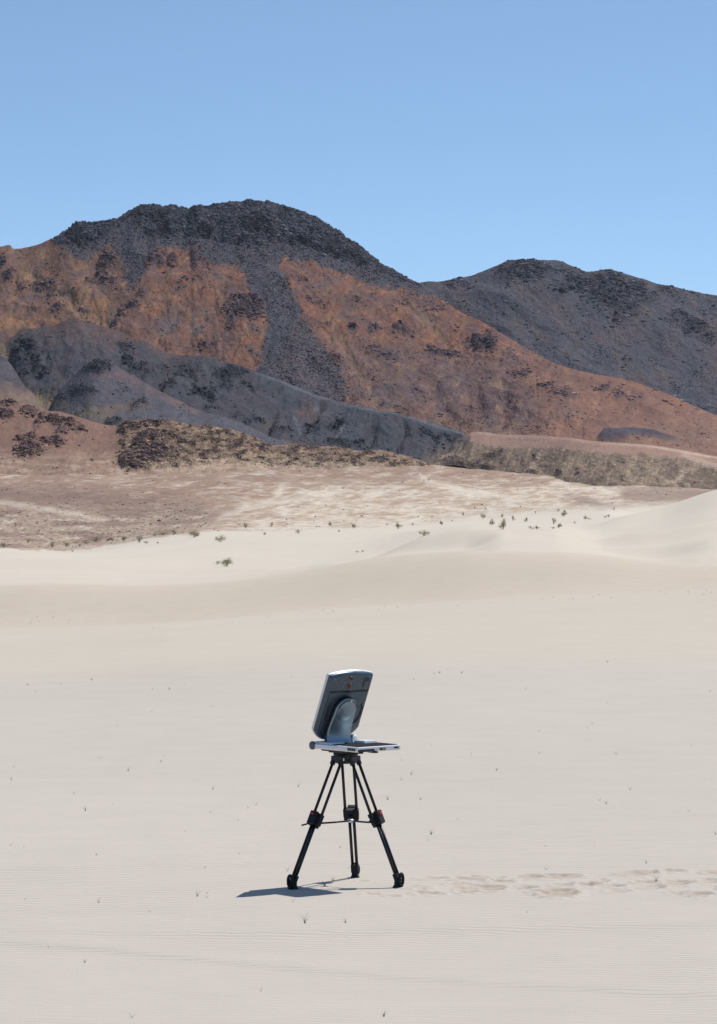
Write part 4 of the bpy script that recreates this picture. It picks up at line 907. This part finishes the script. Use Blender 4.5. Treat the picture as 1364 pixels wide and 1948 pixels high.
for s0, t0 in ((.105, .291), (.150, .283), (.10, .268), (.03, .313), (.185, .246), (.160, .246), (.255, .25)):
    m = MB(CO); m.tube([pp(s0, t0, .0368), pp(s0, t0, .0384)], .0018, 8); m.build('screw', M_GOLD, shell)
# arm
def arm_row(t, n0, n1):
    rr = .068
    hw = math.sqrt(max(rr*rr - (t - TC_)**2, 0)) if t > TC_ else rr * (1 + .05 * (TC_ - t) / .18)
    hw = max(hw, .004); fl = .042 * max(0, (.055 - t) / .095) ** 2.2
    a, b = n0 + fl, n1 + fl; e = min(.006, hw * .5); nx = 14
    hl = hw * (1 + .26 * max(0, (TC_ - t) / .18))
    pts = [pp(SC_ - hl, t, a)]
    pts += [pp(SC_ - hl, t, b - e), pp(SC_ - hl + e * .3, t, b - e * .3)]
    for k in range(nx + 1): q = -1 + 2 * k / nx; pts.append(pp(SC_ + ((hl if q < 0 else hw) - e) * q, t, b + .004 * (1 - q * q)))
    pts += [pp(SC_ + hw - e * .3, t, b - e * .3), pp(SC_ + hw, t, b - e), pp(SC_ + hw, t, a)]
    return pts
ts = [-.040 + .185 * k / 22 for k in range(23)] + [TC_ + .068 * math.sin(math.pi / 2 * k / 16) for k in range(1, 17)]
m = MB(CO); m.quadgrid([arm_row(t, .062, .070) for t in ts], True, True, True)
arm = m.build('support_arm', M_ARM, C0)
m = MB(CO); m.quadgrid([[p + n_ * 0 for p in arm_row(t, .0405, .0625)] for t in ts[:-1]], True, True, True); m.build('arm_shade_core', M_DARK, arm)  # black side piece: the shade beside the arm put into its colour
m = MB(CO)
dr = [[pp(SC_ + r * math.cos(a), TC_ + r * math.sin(a), n) for a in [2 * math.pi * k / 48 for k in range(48)]] for r, n in ((.0570, .0725), (.0565, .0752), (.054, .0760), (.02, .0768))]
m.quadgrid(dr, True, False, True); disc = m.build('pivot_disc', M_ARM, arm)
m = MB(CO); m.ring(pp(SC_, TC_, .0756), wv_, u_, .0595, .0595, .0017, 40, 8, R(15), R(165)); m.build('dial_groove', M_DARK, disc)
for k in range(6):
    a = R(30 + 60 * k); q = (SC_ + .017 * math.cos(a), TC_ + .017 * math.sin(a))
    m = MB(CO); m.tube([pp(*q, .076), pp(*q, .0776)], .0018, 8); m.build('pin', M_GOLD, disc)
m = MB(CO); m.box(pp(SC_ + .008, TC_ + .058, .0775), wv_, u_, n_, .005, .006, .0015, .0006); m.build('index_mark', M_GOLD, disc)

# ------------------------------------------------------------------ shrubs
def foliage_mat(name, c):
    m, N, L, P = new_mat(name)
    P.inputs['Roughness'].default_value = .7; P.inputs['Specular IOR Level'].default_value = .25
    oi = N.new('ShaderNodeNewGeometry')
    rgb = N.new('ShaderNodeRGB'); rgb.outputs[0].default_value = (*c, 1)
    L.new(scalec(N, L, rgb.outputs[0], mapr(N, L, noise_n(N, L, oi.outputs['Position'], 9, 3, .6), .3, .7, .6, 1.4)), P.inputs['Base Color'])
    P.inputs['Subsurface Weight'].default_value = 0
    return m
M_LEAF = foliage_mat('olive_leaf', (.43, .40, .23)); M_LEAFG = foliage_mat('grey_green_leaf', (.44, .43, .31)); M_TWIG = foliage_mat('dry_twig', (.28, .24, .18))
M_DRY = foliage_mat('straw', (.34, .30, .20))
def shrub_mesh(seed, w, h, leafm, dens=1.0):
    """stems fan out from the root; leaf-sized faces cluster at their tips. returns (foliage mesh, stem mesh) around the origin"""
    rr = random.Random(seed); bl = bmesh.new(); bs = bmesh.new()
    def leaf(p, s):
        n = Vector((rr.uniform(-1, 1), rr.uniform(-1, 1), rr.uniform(-.3, 1))).normalized(); a = n.orthogonal().normalized(); b = n.cross(a)
        q = [p + a*s, p + b*s*.6, p - a*s, p - b*s*.6]; bl.faces.new([bl.verts.new(v) for v in q])
    ns = 9
    for i in range(ns):
        an = rr.uniform(0, 2*math.pi); lean = rr.uniform(.15, 1.0)
        tip = Vector((math.cos(an) * w / 2 * lean, math.sin(an) * w / 2 * lean, h * (rr.uniform(.7, 1.05) - .35 * lean * lean)))
        mid = tip * .5 + Vector((0, 0, h * .04)); r0 = w * .014
        prev = None
        for p, r in ((Vector((0, 0, -.05)), r0), (mid, r0 * .7), (tip, r0 * .3)):
            cur = [bs.verts.new(p + Vector((r*math.cos(k*2.094), r*math.sin(k*2.094), 0))) for k in range(3)]
            if prev:
                for k in range(3): bs.faces.new((prev[k], prev[(k+1) % 3], cur[(k+1) % 3], cur[k]))
            prev = cur
        for c in range(3):
            cc = tip * rr.uniform(.45, 1.0) + Vector((rr.uniform(-.12, .12)*w, rr.uniform(-.12, .12)*w, rr.uniform(-.08, .06)*h))
            cs = rr.uniform(.07, .13) * w
            for j in range(int(26 * dens)):
                o = Vector((rr.gauss(0, 1), rr.gauss(0, 1), rr.gauss(0, .9))) * cs * .6
                p = cc + o
                if p.z > 0.01: leaf(p, w * rr.uniform(.018, .036))
    a = bpy.data.meshes.new('foliage'); bl.to_mesh(a); bl.free(); a.materials.append(leafm)
    b = bpy.data.meshes.new('stem'); bs.to_mesh(b); bs.free(); b.materials.append(M_TWIG)
    return a, b
SHR = {'olive': [shrub_mesh(s, 1, .55, M_LEAF) for s in (1, 2, 3)], 'grey': [shrub_mesh(s, 1, .55, M_LEAFG, .6) for s in (4, 5)], 'dry': [shrub_mesh(s, 1, .4, M_DRY, .35) for s in (6, 7)],
       'dark': [shrub_mesh(s, 1, .6, M_LEAF, 1.5) for s in (8, 9)]}
# x, y (base), width, height in photo pixels, look, words
BUSH = [(431,1077,33,13,'olive','broad green shrub alone on open dune sand, nearest of all the shrubs'),
 (370,1022,23,11,'dark','dark bushy shrub on the brow of the sand above the nearest lone shrub'),
 (419,1031,18,11,'olive','rounded olive shrub just right of the dark bushy shrub on the sand brow'),
 (265,1032,24,13,'grey','grey twiggy shrub at the gravel edge, widest of the left row'),
 (280,1034,12,5,'dry',None),(235,1029,13,8,'dark',None),(214,1029,15,6,'olive',None),(183,1031,17,9,'olive',None),(164,1035,12,6,'olive',None),(152,1040,10,5,'dry',None),
 (126,1040,13,7,'olive',None),(99,1042,17,11,'grey',None),(54,1032,11,7,'grey',None),(8,1042,15,8,'olive','dark olive shrub at the left edge of the picture'),
 (137,1050,5,3,'dry',None),(300,1034,4,3,'dark',None),(294,1020,12,5,'grey',None),(310,1018,20,6,'olive',None),(330,1014,12,6,'grey',None),(382,1003,10,4,'grey',None),
 (467,1005,13,10,'grey',None),(517,1003,9,9,'grey',None),(503,1018,7,6,'dry',None),(568,1015,13,7,'grey',None),(628,1000,7,6,'dark',None),(672,1005,11,8,'olive',None),
 (645,1012,5,4,'dry',None),(757,1006,13,10,'olive',None),(785,1000,5,5,'grey',None),(736,1000,4,4,'grey',None),(681,1051,8,3,'dry',None),(690,1050,6,3,'olive',None),
 (807,1019,18,9,'olive','olive shrub on the crest at the left tip of the long dune'),(841,999,9,7,'olive',None),(881,982,5,7,'grey',None),(919,986,9,8,'olive',None),
 (935,999,9,9,'dark','small very dark round shrub left of the tall twiggy shrub on the flat'),(957,1007,18,16,'olive','tallest shrub of the right-hand scatter, twiggy, on the flat sand'),
 (955,985,8,7,'grey',None),(976,991,8,9,'grey',None),(1001,993,9,7,'olive',None),(1011,1007,10,6,'dry',None),(1021,1007,9,6,'olive',None),(1053,997,11,11,'grey',None),(1052,1006,8,4,'dry',None),
 (1062,1004,13,7,'olive',None),(1073,982,13,9,'dark','dark compact shrub at the upper right of the scatter on the flat'),(1062,973,6,5,'dry',None),(1113,988,6,6,'dark',None),(1121,989,6,4,'dry',None),
 (1150,985,7,4,'dry',None),(1158,984,9,5,'grey',None),(1168,971,5,6,'grey',None),(1018,977,4,5,'grey',None),(990,966,4,4,'grey',None),(924,970,5,5,'grey',None),(903,967,4,3,'dark',None),
 (795,985,4,4,'grey',None),(822,984,4,4,'grey',None),(860,992,4,3,'dry',None),(1093,996,4,3,'dark',None),(75,1012,6,5,'grey',None),(30,1000,6,5,'grey',None),(545,990,5,4,'grey',None),(600,985,4,4,'grey',None)]
order = sorted(range(len(BUSH)), key=lambda i: BUSH[i][0])
ORD = 'first second third fourth fifth sixth seventh eighth ninth tenth eleventh twelfth thirteenth fourteenth fifteenth sixteenth seventeenth eighteenth nineteenth twentieth'.split()
def ordw(n):
    if n <= 20: return ORD[n-1]
    tens = {2: 'twenty', 3: 'thirty', 4: 'forty', 5: 'fifty', 6: 'sixty'}[n // 10]
    return (tens[:-1] + 'ieth') if n % 10 == 0 else tens + '-' + ORD[n % 10 - 1]
WORD = {'olive': 'olive green', 'grey': 'pale grey-green', 'dry': 'dry straw-coloured', 'dark': 'dark green'}
for i, (X, Y, w, h, kd, lab) in enumerate(BUSH):
    p = ground_point(X, Y, 100); k = p.y / FX
    ms = SHR[kd][i % len(SHR[kd])]
    if lab is None:
        n = order.index(i) + 1; N_ = len(BUSH)
        side = 'the %s from the left' % ordw(n) if n <= N_ // 2 else 'the %s from the right' % ordw(N_ - n + 1)
        lab = '%s %s shrub, %s of all shrubs beyond the dunes' % ('tiny' if w < 7 else 'small' if w < 14 else 'mid-sized', WORD[kd], side)
    if w >= 9:
        e = empty('desert_shrub', p, lab, 'shrub', 'desert shrubs scattered beyond the dunes')
        for nm, me in zip(('foliage', 'stem'), ms):
            o = bpy.data.objects.new(nm, me); COL.objects.link(o); o.parent = e
        o = e
    else:
        bmx = bmesh.new(); bmx.from_mesh(ms[0]); nf = len(bmx.faces); bmx.from_mesh(ms[1]); bmx.faces.ensure_lookup_table()
        for f in bmx.faces[nf:]: f.material_index = 1
        me = bpy.data.meshes.new('desert_shrub'); bmx.to_mesh(me); bmx.free(); me.materials.append(ms[0].materials[0]); me.materials.append(M_TWIG)
        o = bpy.data.objects.new('desert_shrub', me); COL.objects.link(o); o.location = p; tag(o, lab, 'shrub', 'desert shrubs scattered beyond the dunes')
    hh = .42 if kd == 'dry' else .58
    o.scale = (w * k / .78, w * k / .78, max(h * k / hh * 1.3, .05)); o.rotation_euler = (0, 0, random.uniform(0, 6.28))

# ------------------------------------------------------------------ grass sprigs on the near sand
M_GR = foliage_mat('green_blade', (.13, .20, .07)); M_GD = foliage_mat('dark_blade', (.17, .19, .13)); M_GS = foliage_mat('straw_blade', (.30, .30, .17))
# x, y (root), height px, lean (-1..1), blades, colour, label
SP = [(580,1757,22,.05,5,'d','tallest dark grass sprig, on the sand below the tripod shadow'),(658,1757,12,-.6,4,'g','low splayed green sprig right of the tallest dark sprig'),
 (375,1706,14,.3,4,'d','dark forked sprig on the sand left of the tripod shadow tip'),(394,1700,10,-.1,2,'d',None),(393,1709,8,.2,2,'d',None),(820,1588,13,.2,5,'g','bushy green sprig on the sand right of the tripod knee'),
 (738,1522,11,-.3,6,'d','small dark tuft of grass right of the upper tripod leg'),(782,1474,11,.6,3,'g','slanting green sprig on the sand below the right end of the computer'),(763,1485,7,.2,2,'d',None),(800,1522,8,.2,3,'s',None),
 (765,1449,9,-.7,1,'s',None),(814,1600,5,.8,2,'s',None),(487,1532,11,-.1,2,'s',None),(471,1538,6,.6,2,'g',None),(567,1497,10,.4,3,'d','little grey sprig on the sand left of the upper tripod legs'),
 (547,1658,16,-.1,2,'g','thin upright sprig rising behind the left tripod foot'),(646,1613,7,.9,3,'g','flat curled green sprig between the left and rear tripod legs'),(662,1653,5,.8,2,'s',None),(633,1676,14,.0,3,'d','sprig with a split top in the shadow of the rear tripod leg'),
 (557,1716,8,.2,2,'s',None),(1229,1643,8,.2,3,'d','dark little sprig just above the trampled sand at the right'),(1248,1677,16,.1,4,'g','green sprig growing up in the trampled sand at the right'),(1131,1607-2,2,.1,1,'s',None),(1038,1640+15,7,.2,2,'d',None),
 (1153,1530,10,-.1,3,'d',None),(1141,1524,9,-.5,2,'s',None),(1199,1503,9,.0,2,'s',None),(1310,1544,8,-.1,2,'d',None),(1038,1611,5,.1,2,'d',None),(1002,1737,5,.2,2,'s',None),(944,1466,7,.7,4,'d','low grey tuft far to the right, level with the tripod head'),
 (1172,1436,8,.1,2,'d',None),(1026,1434,6,.1,2,'d',None),(1126,1378,8,.2,2,'d',None),(1117,1386,5,.4,1,'s',None),(1025,1392,5,.1,2,'d',None),(878,1281,6,.2,3,'d',None),(836,1281,6,.1,3,'d',None),(826,1282,5,.1,2,'d',None),(852,1275,4,.1,2,'d',None),
 (787,1293,5,.1,2,'d',None),(1155,1260,5,.3,3,'d',None),(1350,1316,6,.5,2,'s',None),(1361,1588,9,-.5,3,'g','sprig leaning out of the picture at the right edge'),(1154,1338,5,.7,2,'d',None),(897,1436,5,.1,1,'d',None),(730,1935,12,.2,5,'s','pale tuft at the bottom edge of the picture'),
 (497,1886,16,-.7,2,'s','yellowish blade lying on the sand near the bottom, left of centre'),(250,1938,14,.3,2,'d','thin sprig near the bottom edge, lower left'),(161,1832,9,.2,3,'g','small green sprig alone on the lower left sand'),(188,1718,14,-.3,3,'s','tall straw sprig on the left sand, level with the shadow'),
 (47,1712,7,.1,2,'d',None),(20,1609,8,.1,2,'d',None),(183,1627,6,.2,3,'d',None),(389,1652,5,.9,3,'s',None),(284,1736,8,.3,2,'s',None),(93,1805,8,-.4,1,'s',None),(140,1511,9,.1,2,'d',None),(163,1543,11,-.5,4,'d','dark leaning sprig on the left sand above the middle'),
 (244,1467,10,.1,3,'d','dark upright sprig on the left sand, level with the tripod head'),(306,1450,7,.1,3,'d',None),(312,1440,5,.1,1,'s',None),(22,1484,10,-.5,3,'g','green sprig near the left edge, level with the tripod head'),(19,1492,4,.5,1,'s',None),(405,1502,8,.1,3,'d',None),
 (400,1547,9,.5,2,'d',None),(453,1561,6,.2,2,'s',None),(455,1625,5,.6,2,'s',None),(52,1304,7,.4,3,'d',None),(174,1294,6,.2,3,'d',None),(322,1312,6,.1,3,'d',None),(67,1317,5,.1,2,'d',None),(12,1316,4,.1,2,'d',None),
 (290,1312,5,.1,2,'d',None),(351,1305,4,.1,1,'d',None),(116,1303,4,.1,2,'d',None),(288,1354,5,.6,2,'s',None),(223,1382,4,.1,1,'d',None),(554,1288,4,.1,2,'d',None),(26,1460,5,.1,2,'d',None),(191,1443,4,.1,2,'d',None),(402,1345,4,.1,1,'d',None),
 (820,1420,6,.1,1,'s',None),(45,1614,5,.1,1,'d',None),(216,1531,4,.1,1,'d',None),(352,1583,4,.1,1,'d',None),(870,1560,5,.1,1,'d',None),(1000,1312,4,.1,1,'d',None),(1315,1420,4,.1,1,'d',None)]
# specks of dry growth along the brow of the near sand
for X, Y in ((1362,1126),(1350,1124),(1335,1128),(1318,1125),(1310,1129),(1262,1127),(1258,1131),(1243,1127),(1216,1131),(1168,1135),(1148,1133),(1125,1134),(1098,1137),(1060,1139),(1034,1142),(985,1145),
             (930,1146),(890,1147),(862,1150),(790,1152),(765,1152),(740,1153),(712,1158),(640,1163),(610,1163),(575,1166),(520,1170),(440,1182),(300,1193),(137,1193),(60,1190),(72,1180),(80,1176),(95,1178),(132,1181),(52,1182)):
    SP.append((X + 9 * math.sin(X), Y + 3 * math.sin(X * 7), 2.6 + 1.6 * math.sin(X * 3) ** 2, .2, 2, 's' if X % 3 else 'd', None))
ZW = {'brow': 'along the brow of sand', 'ul': 'on sand left of the computer', 'll': 'on sand left of the legs',
      'ur': 'on sand right of the computer', 'lr': 'on sand right of the legs'}
def zone_of(X, Y): return 'brow' if Y < 1215 else ('u' if Y < 1430 else 'l') + ('l' if X < 660 else 'r')
zones = {k: sorted((q[0], q[1]) for q in SP if q[6] is None and zone_of(q[0], q[1]) == k) for k in ZW}
cl_ = {'g': M_GR, 'd': M_GD, 's': M_GS}
rs = random.Random(11)
for X, Y, h, lean, nb, kd, lab in SP:
    p = ground_point(X, Y, 12, 110); k = p.y / FX; H = h * k
    m = MB(p)
    for b in range(nb):
        sp = (b - (nb - 1) / 2) / max(nb - 1, 1) * 1.5 + lean + rs.uniform(-.15, .15); dy = rs.uniform(-.5, .5)
        hb = H * rs.uniform(.6, 1.0) if nb > 1 else H; wd = max(.0010, .00085 * (k / .0027)) * (1.15 if nb > 2 else 1)
        side = Vector((rs.uniform(.7, 1), rs.uniform(-.6, .6), 0)).normalized(); rows = []
        for q in (0, .35, .7, 1.0):
            c = p + Vector((sp * hb * (.4 * q + .6 * q * q), dy * hb * q, hb * (q * (1.15 - .15 * q)) / math.sqrt(1 + .4 * sp * sp) - (.004 if q == 0 else 0)))
            w = wd * (1 - .75 * q)
            rows.append([c - side * w, c + side.cross(Zv) * w * .5, c + side * w])
        m.quadgrid(rows, True)
    o = m.build('grass_sprig', cl_[kd])
    if lab is None:
        zn = zone_of(X, Y); z_ = zones[zn]; n = z_.index((X, Y)) + 1
        lab = '%s, %s from left %s' % ('dark speck of growth' if zn == 'brow' else ('straw thread of grass' if kd == 's' else 'faint dark grass sprig'), ordw(n), ZW[zn])
    tag(o, lab, 'grass', 'grass sprigs scattered over the near sand')
